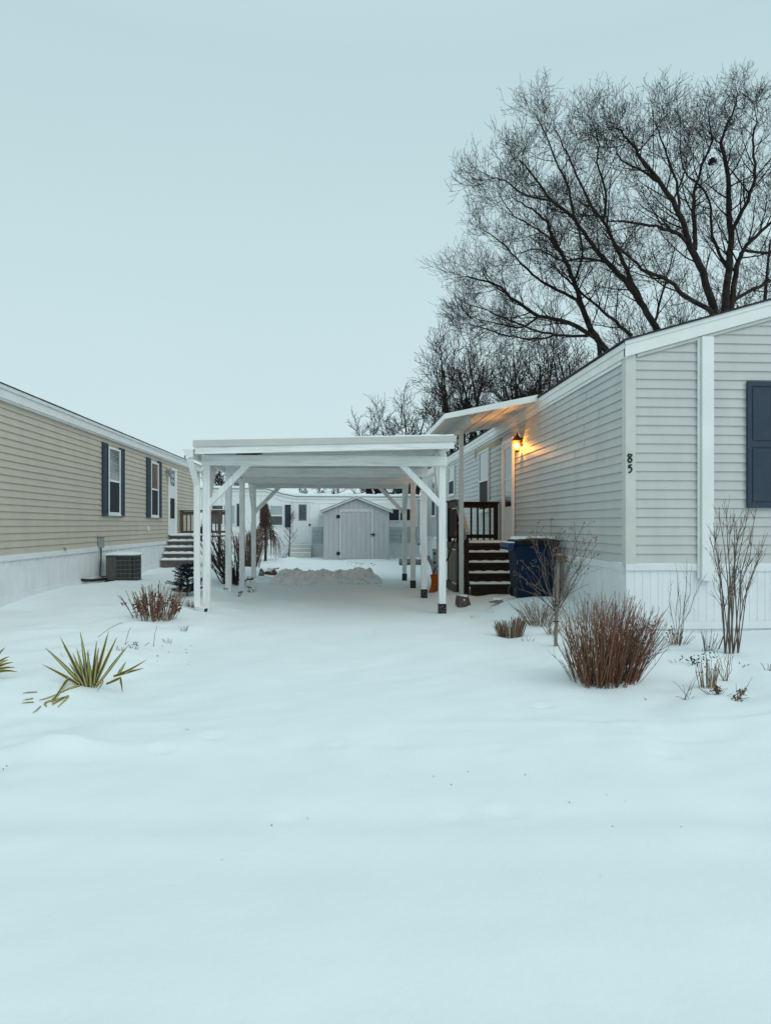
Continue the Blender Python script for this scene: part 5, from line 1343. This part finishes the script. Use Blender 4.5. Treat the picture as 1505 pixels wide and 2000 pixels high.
simple_plant('upright_shrub', c, L + T, [M_RED, M_STEMG, M_STEMD], 'dense upright brown stemmed shrub between the rear left carport posts', 'shrub', midx=[rg.choice((0, 1, 1, 2)) for _ in L + T])
c = P(518, 1097, Z=.06); c.z = g(c.x, c.y); rg = random.Random(104)
wt = thing('weeping_tree', c, 'small weeping tree with drooping russet branches before the white home', 'tree')
tubes_obj('trunk', [([(c.x, c.y, c.z - .05), (c.x + .03, c.y, c.z + .7), (c.x, c.y, c.z + 1.5), (c.x + .02, c.y, c.z + 2.05)], [.05, .045, .03, .012])], M_STEMD, wt, 6)
L = []
for k in range(190):
    z = rg.uniform(.7, 1.95); a = rg.uniform(0, 6.283); r = (.16 + .75 * max(0, (1.35 - z)) ** .6 * rg.uniform(.5, 1)) if z < 1.35 else rg.uniform(.08, .22)
    dp = rg.uniform(.4, 1.0) * z if z < 1.35 else rg.uniform(.15, .4)
    p = Vector((c.x, c.y, c.z + z)); d = Vector((math.cos(a), math.sin(a), 0))
    L.append(([p, p + d * r * .45 + Vector((0, 0, .12)), p + d * r * .8 + Vector((0, 0, .02)), p + d * r - Vector((0, 0, dp * .45)), p + d * r * 1.05 - Vector((0, 0, dp))], [.010, .008, .007, .005, .003]))
T = twigs(rg, L, 3, .28, .6, .004, -.6, .3, 3)
tubes_obj('branches', L + T, [M_RED, M_STEMD, M_STEMG], wt, 4, [rg.choice((0, 1, 1, 2)) for _ in L + T])
lf = MB()
for k in range(420):
    z = rg.uniform(1.2, 2.0); leaves_mb(rg, lf, (c.x + rg.gauss(0, .09), c.y + rg.gauss(0, .09), c.z + z), 1, .03, .02, droop=1)
lf.build('dead_leaves', M_DEADLEAF, wt)
c = P(492, 1085, Z=.03); hk = thing('shepherd_hook', c, 'black shepherd hook pole standing left of the weeping tree', 'plant hook')
t_ = P(492, 980, Y=c.y).z
b = MB(); b.tube([(c.x, c.y, -.05), (c.x, c.y, t_), (c.x + .03, c.y, t_ + .1), (c.x + .10, c.y, t_ + .12), (c.x + .15, c.y, t_ + .04), (c.x + .13, c.y, t_ - .05)], .013, 8); b.build('pole', M_BLACK, hk, smooth=True)
def small_tree(px, py, top, w, label, seed, lay=False, m=M_STEMD):
    c = P(px, py, Z=.0); c.z = g(c.x, c.y); t_ = P(px, top, Y=c.y).z; H = t_ - c.z; rg = random.Random(seed)
    o = thing('young_tree', c, label, 'tree'); lean = .05 if not lay else 0
    tr = [Vector((c.x + lean * H * f, c.y, c.z - .05 + H * f)) for f in (0, .25, .5, .75, 1)]
    tubes_obj('trunk', [(tr, [.026, .022, .016, .01, .004])], m, o, 6); L = []
    for k in range(22 if not lay else 26):
        f = rg.uniform(.28, .95) if not lay else rg.choice((.3, .34, .52, .56, .74, .78, .9)); p = tr[0].lerp(tr[-1], f); a = rg.uniform(0, 6.283)
        ln = w * (1.1 - .6 * f) * rg.uniform(.6, 1); d = Vector((math.cos(a), math.sin(a), .9 if not lay else .25)).normalized()
        L.append(([p, p + d * ln * .5, p + d * ln + Vector((0, 0, .1 if not lay else .06))], [.009, .006, .004]))
    T = twigs(rg, L, 4, w * .45, .6, .004, .4, .3, 3)
    tubes_obj('crown', L + T, m, o, 4); return o
small_tree(564, 1088, 1000, .55, 'slim dark young tree left of the white home steps', 111)
small_tree(770, 1086, 1022, .42, 'tiny layered tree right of the grey shed', 112, True)
tuft(550, 1092, 16, .4, .25, 'sparse dark twigs between weeping tree and young tree', 113, M_STEMD, .006, .1)

# ---- debris: leaves and grit on the snow
lf = MB(); rg = random.Random(121)
for px, py, s_ in ((917, 1509, .016), (755, 1517, .010), (847, 1517, .009), (880, 1533, .010), (1110, 1568, .010), (1195, 1615, .012), (1170, 1713, .008), (530, 1613, .009), (9, 1505, .02), (1183, 1553, .008), (600, 1600, .008), (1025, 1515, .009), (365, 1425, .012), (1135, 1365, .012), (1260, 1368, .016), (1220, 1565, .007), (435, 1680, .006), (1330, 1616, .007)):
    q = G(px, py); leaves_mb(rg, lf, (q.x, q.y, q.z + .003), 2, s_ * .6, s_ * .45)
for k in range(60):
    px = rg.uniform(540, 745); q = P(px, rg.uniform(1130, 1147), Z=0.02); leaves_mb(rg, lf, (q.x, q.y, g(q.x, q.y) + .02), 1, .016, .03)
for k in range(9):
    q = P(rg.uniform(458, 500), rg.uniform(1138, 1170), Z=0.03)
    for _ in range(5): leaves_mb(rg, lf, (q.x + rg.gauss(0, .07), q.y + rg.gauss(0, .05), g(q.x, q.y) + .01), 2, .022, .018)
for k in range(26):
    q = P(rg.uniform(680, 730), rg.uniform(1100, 1108), Z=0.0); leaves_mb(rg, lf, (q.x, q.y, g(q.x, q.y) + .015), 2, .03, .05)
for k in range(16):
    q = G(rg.uniform(300, 385), rg.uniform(1262, 1300)); leaves_mb(rg, lf, (q.x, q.y, q.z + .004), 1, .01, .02)
o = lf.build('leaf_litter', M_DEADLEAF); o['kind'] = 'stuff'; o['label'] = 'scattered dead leaves and grit on the snow'

# ================================================================= BIG BARE TREES
def poly_smooth(pts, n=4):
    out = []
    for i in range(len(pts) - 1):
        q0 = pts[max(i - 1, 0)]; q1 = pts[i]; q2 = pts[i + 1]; q3 = pts[min(i + 2, len(pts) - 1)]
        for k in range(n):
            t = k / n; out.append(.5 * ((2 * q1) + (q2 - q0) * t + (2 * q0 - 5 * q1 + 4 * q2 - q3) * t * t + (3 * q1 - q0 - 3 * q2 + q3) * t ** 3))
    out.append(pts[-1]); return out

def grow(rg, out, p, d, L, r, lvl, cfg):
    n = 5 if lvl < 3 else 4
    pts = [p]; dd = d.copy(); rr = [r]
    for i in range(1, n):
        dd = (dd + Vector((rg.gauss(0, cfg['wig']), rg.gauss(0, cfg['wig']), rg.gauss(0, cfg['wig']) + cfg['up'] * (1 if lvl > 1 else .6)))).normalized()
        pts.append(pts[-1] + dd * (L / (n - 1))); rr.append(max(cfg['rmin'], r * (1 - .72 * i / (n - 1))))
    out.append((pts, rr))
    if lvl < cfg['max']: spawn(rg, out, pts, rr, L, lvl, cfg)

def spawn(rg, out, pts, rr, L, lvl, cfg, t0=.18, count=None):
    k = count or cfg['kids'][lvl]
    k = int(k) + (rg.random() < k % 1)
    for j in range(k):
        t = t0 + (1 - t0) * (j + rg.random()) / k
        i = min(int(t * (len(pts) - 1)), len(pts) - 2); f = t * (len(pts) - 1) - i
        p = pts[i].lerp(pts[i + 1], f); d = (pts[i + 1] - pts[i]).normalized()
        s_ = Vector((rg.gauss(0, 1), rg.gauss(0, 1), rg.gauss(0, .8) + .15)); s_ = (s_ - d * s_.dot(d))
        if s_.length < 1e-3: continue
        s_.normalize(); an = rg.uniform(.5, 1.1)
        nd = (d * math.cos(an) + s_ * math.sin(an)).normalized()
        ln = cfg['len'][lvl + 1] * rg.uniform(.55, 1.2) * ((1.2 - .85 * t) if lvl == 0 else (1.15 - .45 * t))
        ra = rr[i] + (rr[i + 1] - rr[i]) * f
        grow(rg, out, p, nd, ln, max(cfg['rmin'], min(ra * .55, cfg['rad'][lvl + 1])), lvl + 1, cfg)

def big_tree(name, limbs, label, seed, Y, cfg, base, group=None):
    """limbs: list of (points [(px,py,dy)], r0, r1, child count)"""
    rg = random.Random(seed)
    root = thing(name, base, label, 'tree', group)
    trunk = []; crown = []; limbs = [(a, b * .64, min(c * .9, b * .45), d) for a, b, c, d in limbs]
    for pts, r0, r1, nk in limbs:
        w = poly_smooth([P(x, y, Y=Y + dy) if not isinstance(x, Vector) else x for (x, y, dy) in pts], 4)
        rr = [r0 + (r1 - r0) * i / (len(w) - 1) for i in range(len(w))]
        w = [w[0]] + [q + Vector((rg.gauss(0, .025), rg.gauss(0, .025), rg.gauss(0, .025))) for q in w[1:-1]] + [w[-1]]
        trunk.append((w, rr))
        spawn(rg, crown, w, rr, 0, 0, cfg, .12, nk)
        # leader continues into twigs
        grow(rg, crown, w[-1], (w[-1] - w[-2]).normalized(), cfg['len'][1] * .2, r1, 1, cfg)
    t0 = P(limbs[0][0][0][0], limbs[0][0][0][1], Y=Y)
    trunk.insert(0, ([Vector(base) + Vector((0, 0, -.3)), Vector(base) + Vector((0, 0, .5)), Vector(base).lerp(t0, .6), t0], [limbs[0][1] * 2.0, limbs[0][1] * 1.6, limbs[0][1] * 1.4, limbs[0][1] * 1.25]))
    for pts, r0, r1, nk in limbs[1:]:
        q = P(pts[0][0], pts[0][1], Y=Y + pts[0][2])
        if pts[0][1] > limbs[0][0][0][1] - 30 and (q - t0).length > .1:
            trunk.append(([Vector(base).lerp(t0, .6), Vector(base).lerp(t0, .6).lerp(q, .5), q], [r0 * 1.15, r0 * 1.08, r0]))
    tubes_obj('trunk', trunk, M_BARK, root, 8)
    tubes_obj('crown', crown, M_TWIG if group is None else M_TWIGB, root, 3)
    return root

C8 = lambda l: [(660 + x / 1.781, 100 + y / 1.781, dy) for x, y, dy in l]
cfgA = dict(wig=.09, up=.11, rmin=.0060, max=4, kids=[0, 5.2, 3.7, 2.3, 0], len=[0, 2.6, 1.4, .8, .5], rad=[0, .042, .020, .0115, .0075])
YA = 30.0
limbsA = [
    (C8([(1310, 915, 0), (1268, 770, -.3), (1215, 660, -.6), (1188, 570, -.9), (1132, 470, -1.2), (1050, 370, -1.5), (1020, 320, -1.7), (970, 270, -2)]), .27, .035, 19),
    (C8([(1345, 892, .2), (1356, 760, .3), (1362, 640, .5), (1358, 500, .8), (1348, 385, 1.1), (1330, 318, 1.3), (1368, 220, 1.5), (1385, 160, 1.8)]), .27, .03, 19),
    (C8([(1368, 880, .3), (1385, 745, .2), (1408, 690, -.2), (1470, 625, -.8), (1540, 560, -1.4), (1600, 470, -2)]), .20, .03, 14),
    (C8([(1300, 910, -.2), (1210, 852, -.8), (1150, 800, -1.3), (1060, 757, -1.8), (985, 690, -2.4), (930, 640, -3)]), .17, .03, 12),
    (C8([(1240, 690, -.5), (1236, 560, .2), (1240, 490, .6), (1265, 400, .9), (1298, 310, 1.2), (1288, 230, 1.5)]), .16, .03, 13),
    (C8([(1215, 665, -.6), (1170, 630, -1), (1080, 607, -1.6), (1000, 592, -2.1), (935, 590, -2.6)]), .13, .03, 9),
    (C8([(1365, 870, .3), (1440, 830, .9), (1500, 800, 1.4), (1580, 720, 2)]), .14, .04, 8),
    (C8([(1188, 570, -.9), (1180, 480, 0), (1150, 380, .7), (1122, 300, 1.2), (1095, 230, 1.8)]), .11, .025, 11),
    (C8([(1362, 640, .5), (1420, 520, -.4), (1450, 420, -1), (1440, 310, -1.4), (1455, 240, -1.8)]), .14, .03, 13),
    (C8([(1356, 760, .3), (1300, 640, 1.4), (1290, 520, 2), (1200, 400, 2.6), (1190, 300, 3)]), .12, .025, 10),
    (C8([(1408, 690, -.2), (1520, 700, .6), (1600, 640, 1)]), .11, .03, 7),
    (C8([(1132, 470, -1.2), (1060, 420, -.6), (985, 380, -.2), (960, 330, .2)]), .09, .025, 7),
]
ba = P(1395, 700, Y=YA); ba.z = -.05
big_tree('bare_maple', limbsA, 'tallest bare maple, rising thick trunked behind the gable roof', 201, YA, cfgA, ba)
b = MB(); rg = random.Random(9); q = P(1390, 316, Y=31.2); L = []
for k in range(70):
    a = rg.uniform(0, 6.28); c_ = a + rg.uniform(.8, 2); r = rg.uniform(.06, .2); z = rg.uniform(-.1, .1)
    L.append(([q + Vector((r * math.cos(a), r * math.sin(a), z)), q + Vector((r * math.cos((a + c_) / 2), r * math.sin((a + c_) / 2), z + .04)), q + Vector((r * math.cos(c_), r * math.sin(c_), z))], [.02, .02, .014]))
tag(tubes_obj('bird_nest', L, M_STEMD, None, 4), 'dark bird nest high in the tallest maple', 'nest')
YB = 33.0
limbsB = [
    (C8([(1110, 972, 0), (1062, 890, -.2), (1000, 800, -.5), (940, 740, -.8), (880, 670, -1.2), (822, 590, -1.5), (742, 520, -1.9), (690, 450, -2.2), (640, 390, -2.6)]), .25, .03, 20),
    (C8([(1062, 890, -.1), (1010, 780, .4), (968, 690, .8), (920, 590, 1.2), (880, 540, 1.4), (830, 430, 1.8), (795, 350, 2.1), (750, 270, 2.4)]), .18, .025, 18),
    (C8([(920, 590, 1.2), (930, 490, .6), (900, 390, .2), (905, 310, -.2), (885, 250, -.5)]), .11, .025, 11),
    (C8([(940, 740, -.8), (860, 720, -1.2), (780, 730, -1.8), (700, 690, -2.3), (640, 700, -2.8)]), .10, .025, 9),
    (C8([(822, 590, -1.5), (800, 480, -.8), (760, 390, -.4), (720, 290, 0), (690, 230, .3)]), .10, .022, 11),
    (C8([(1100, 960, .2), (1120, 860, .8), (1145, 780, 1.4), (1170, 680, 2)]), .11, .025, 8),
    (C8([(742, 520, -1.9), (650, 500, -2.4), (580, 450, -2.8), (530, 440, -3)]), .08, .02, 8),
]
bb = P(1128, 1000, Y=YB); bb = P(1290, 700, Y=YB); bb.z = -.05
big_tree('bare_maple', limbsB, 'bare maple leaning left with a forked grey trunk beside the tallest one', 202, YB, cfgA, bb)
YT = 36.0
limbsC = [
    (C8([(935, 1045, 0), (882, 972, -.2), (842, 870, -.5), (820, 800, -.8), (772, 700, -1.1), (732, 610, -1.4), (690, 560, -1.8), (620, 520, -2.2)]), .27, .03, 19),
    (C8([(905, 1005, -.1), (800, 945, -.6), (700, 920, -1), (622, 872, -1.5), (560, 820, -1.9), (490, 795, -2.4), (440, 785, -2.6)]), .19, .03, 19),
    (C8([(1020, 990, .5), (960, 940, .2), (880, 870, -.2), (790, 790, -.6), (740, 730, -.9)]), .15, .03, 11),
    (C8([(842, 870, -.5), (760, 830, 0), (690, 790, .5), (620, 720, 1), (560, 660, 1.5), (500, 620, 1.8)]), .13, .025, 14),
    (C8([(870, 990, 0), (780, 990, .5), (690, 970, .9), (600, 940, 1.3), (520, 900, 1.7), (450, 880, 2)]), .12, .025, 14),
    (C8([(760, 985, .6), (680, 1000, .2), (590, 990, -.4), (510, 965, -.9), (460, 950, -1.2)]), .09, .02, 11),
    (C8([(700, 920, -1), (640, 960, -1.4), (560, 950, -1.9), (480, 930, -2.3)]), .09, .02, 9),
    (C8([(772, 700, -1.1), (720, 640, -.2), (660, 600, .4), (600, 560, .9), (560, 500, 1.3)]), .09, .02, 10),
    (C8([(820, 800, -.8), (850, 700, .6), (830, 600, 1.2), (800, 520, 1.6)]), .10, .02, 9),
]
bc = P(1190, 760, Y=YT); bc.z = -.05
big_tree('bare_maple', limbsC, 'bare maple spreading long boughs low over the porch awning', 203, YT, cfgA, bc)

# ---- smaller bare trees farther back
def back_tree(px, Y, top, w, label, seed, stems=6, dens=1.0, base_py=None, group='small bare trees beyond the houses'):
    rg = random.Random(seed); base = P(px, 1050, Y=Y); base.z = -.05; H = P(px, top, Y=Y).z
    root = thing('bare_tree', base, label, 'tree', group); trunk = []; crown = []
    W = w / FPX * Y
    cfg = dict(wig=.15, up=.12, rmin=.011 * Y / 45, max=3, kids=[0, 6 * dens, 4.5 * dens, 0], len=[0, H * .21, H * .12, H * .065], rad=[0, .04, .022, .014])
    fork = base + Vector((0, 0, H * .16))
    trunk.append(([base, base + Vector((.03, 0, H * .08)), fork], [.022 * H, .018 * H, .016 * H]))
    for k in range(stems):
        a = 6.283 * k / stems + rg.uniform(-.4, .4); rad_ = W * .5 * rg.uniform(.25, .85)
        e = base + Vector((rad_ * math.cos(a), rad_ * math.sin(a) * .8, H * rg.uniform(.68, .92)))
        m1 = fork.lerp(e, .35) + Vector((rg.gauss(0, .1), rg.gauss(0, .1), .02 * H)); m2 = fork.lerp(e, .7) + Vector((rg.gauss(0, .15), rg.gauss(0, .15), .01 * H))
        wl = poly_smooth([fork, m1, m2, e], 3); rr = [.012 * H * (1 - .8 * i / (len(wl) - 1)) for i in range(len(wl))]
        trunk.append((wl, rr)); spawn(rg, crown, wl, rr, 0, 0, cfg, .15, 9 * dens)
        grow(rg, crown, e, (e - m2).normalized(), H * .16, .02, 1, cfg)
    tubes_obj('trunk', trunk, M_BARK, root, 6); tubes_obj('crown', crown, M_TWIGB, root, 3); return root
back_tree(1035, 44, 640, 230, 'dense bare tree filling the gap under the lowest maple boughs', 301, 8, 1.1)
back_tree(1135, 47, 655, 200, 'bare tree half hidden behind the grey house eave', 302, 7)
back_tree(965, 46, 655, 215, 'round crowned bare tree directly behind the awning corner', 303, 8, 1.1)
back_tree(897, 50, 672, 195, 'mid sized bare tree rising behind the awning outer edge', 304, 7)
back_tree(806, 56, 772, 150, 'bare tree above the right half of the carport roof', 305, 7)
back_tree(725, 60, 815, 90, 'smallest bare tree peeping over the carport roof', 306, 5, .9)
back_tree(438, 52, 905, 120, 'bare tree behind the white home left of the carport posts', 307, 7)
back_tree(640, 70, 944, 150, 'faint low bare tree beyond the white home chimney', 308, 7, .8)
back_tree(765, 58, 905, 160, 'dark bare tree beyond the right end of the white home', 309, 8)
back_tree(1290, 50, 560, 260, 'broad bare tree between the maples behind the roof', 310, 8)
back_tree(1480, 46, 420, 260, 'bare tree farthest right behind the gable peak', 311, 7)
back_tree(340, 66, 945, 130, 'low bare tree hidden mostly by the tan house', 312, 6)

# ================================================================= CAMERA, LIGHT, WORLD
cam = bpy.data.cameras.new('camera'); co = bpy.data.objects.new('camera', cam); COL.objects.link(co)
co.location = (0, 0, CAMH); co.rotation_euler = (math.pi / 2, 0, -YAW)
cam.sensor_width = 36; cam.lens = 36 * FPX / 2000; cam.shift_y = .0125; cam.clip_end = 3000; cam.clip_start = .05
scene.camera = co
scene.render.resolution_x, scene.render.resolution_y = 770, 1024

SUN_EL, SUN_AZ = math.radians(40), math.radians(138)
sl_ = bpy.data.lights.new('sun', 'SUN'); sl_.energy = .9; sl_.angle = math.radians(40); sl_.color = (1, .985, .96)
so = bpy.data.objects.new('sun', sl_); COL.objects.link(so)
dirv = Vector((math.sin(SUN_AZ) * math.cos(SUN_EL), math.cos(SUN_AZ) * math.cos(SUN_EL), math.sin(SUN_EL)))
so.rotation_euler = dirv.to_track_quat('Z', 'Y').to_euler(); so.location = dirv * 50

w = bpy.data.worlds.new('World'); scene.world = w; w.use_nodes = True; nt = w.node_tree
bg = nt.nodes['Background']
sky = nt.nodes.new('ShaderNodeTexSky'); sky.sky_type = 'NISHITA'; sky.sun_disc = False; sky.sun_elevation = SUN_EL; sky.sun_rotation = SUN_AZ
tc = nt.nodes.new('ShaderNodeTexCoord'); sx = nt.nodes.new('ShaderNodeSeparateXYZ'); nt.links.new(tc.outputs['Generated'], sx.inputs[0])
rp_ = nt.nodes.new('ShaderNodeValToRGB'); el = rp_.color_ramp.elements
K = 10.0     # the overcast layer in the sky's own (bright) units
el[0].position = 0; el[0].color = (.63, .79, .82, 1)
el[1].position = 1; el[1].color = (.76, .95, .99, 1)
e = el.new(.25); e.color = (.605, .78, .812, 1)
e = el.new(.55); e.color = (.515, .70, .74, 1)
nt.links.new(sx.outputs['Z'], rp_.inputs['Fac'])
nz = nt.nodes.new('ShaderNodeTexNoise'); nz.inputs['Scale'].default_value = 1.6; nz.inputs['Detail'].default_value = 3
nt.links.new(tc.outputs['Generated'], nz.inputs['Vector'])
mr = nt.nodes.new('ShaderNodeMapRange'); mr.inputs['To Min'].default_value = .97 * K; mr.inputs['To Max'].default_value = 1.03 * K
nt.links.new(nz.outputs['Fac'], mr.inputs['Value'])
vm = nt.nodes.new('ShaderNodeVectorMath'); vm.operation = 'SCALE'; nt.links.new(rp_.outputs['Color'], vm.inputs[0]); nt.links.new(mr.outputs[0], vm.inputs['Scale'])
mx = nt.nodes.new('ShaderNodeMix'); mx.data_type = 'RGBA'; mx.inputs['Factor'].default_value = .95
nt.links.new(sky.outputs[0], mx.inputs['A']); nt.links.new(vm.outputs[0], mx.inputs['B'])
nt.links.new(mx.outputs['Result'], bg.inputs['Color']); bg.inputs['Strength'].default_value = .1

vs_ = scene.view_settings; vs_.view_transform = 'Standard'; vs_.look = 'None'; vs_.exposure = 0; vs_.gamma = 1
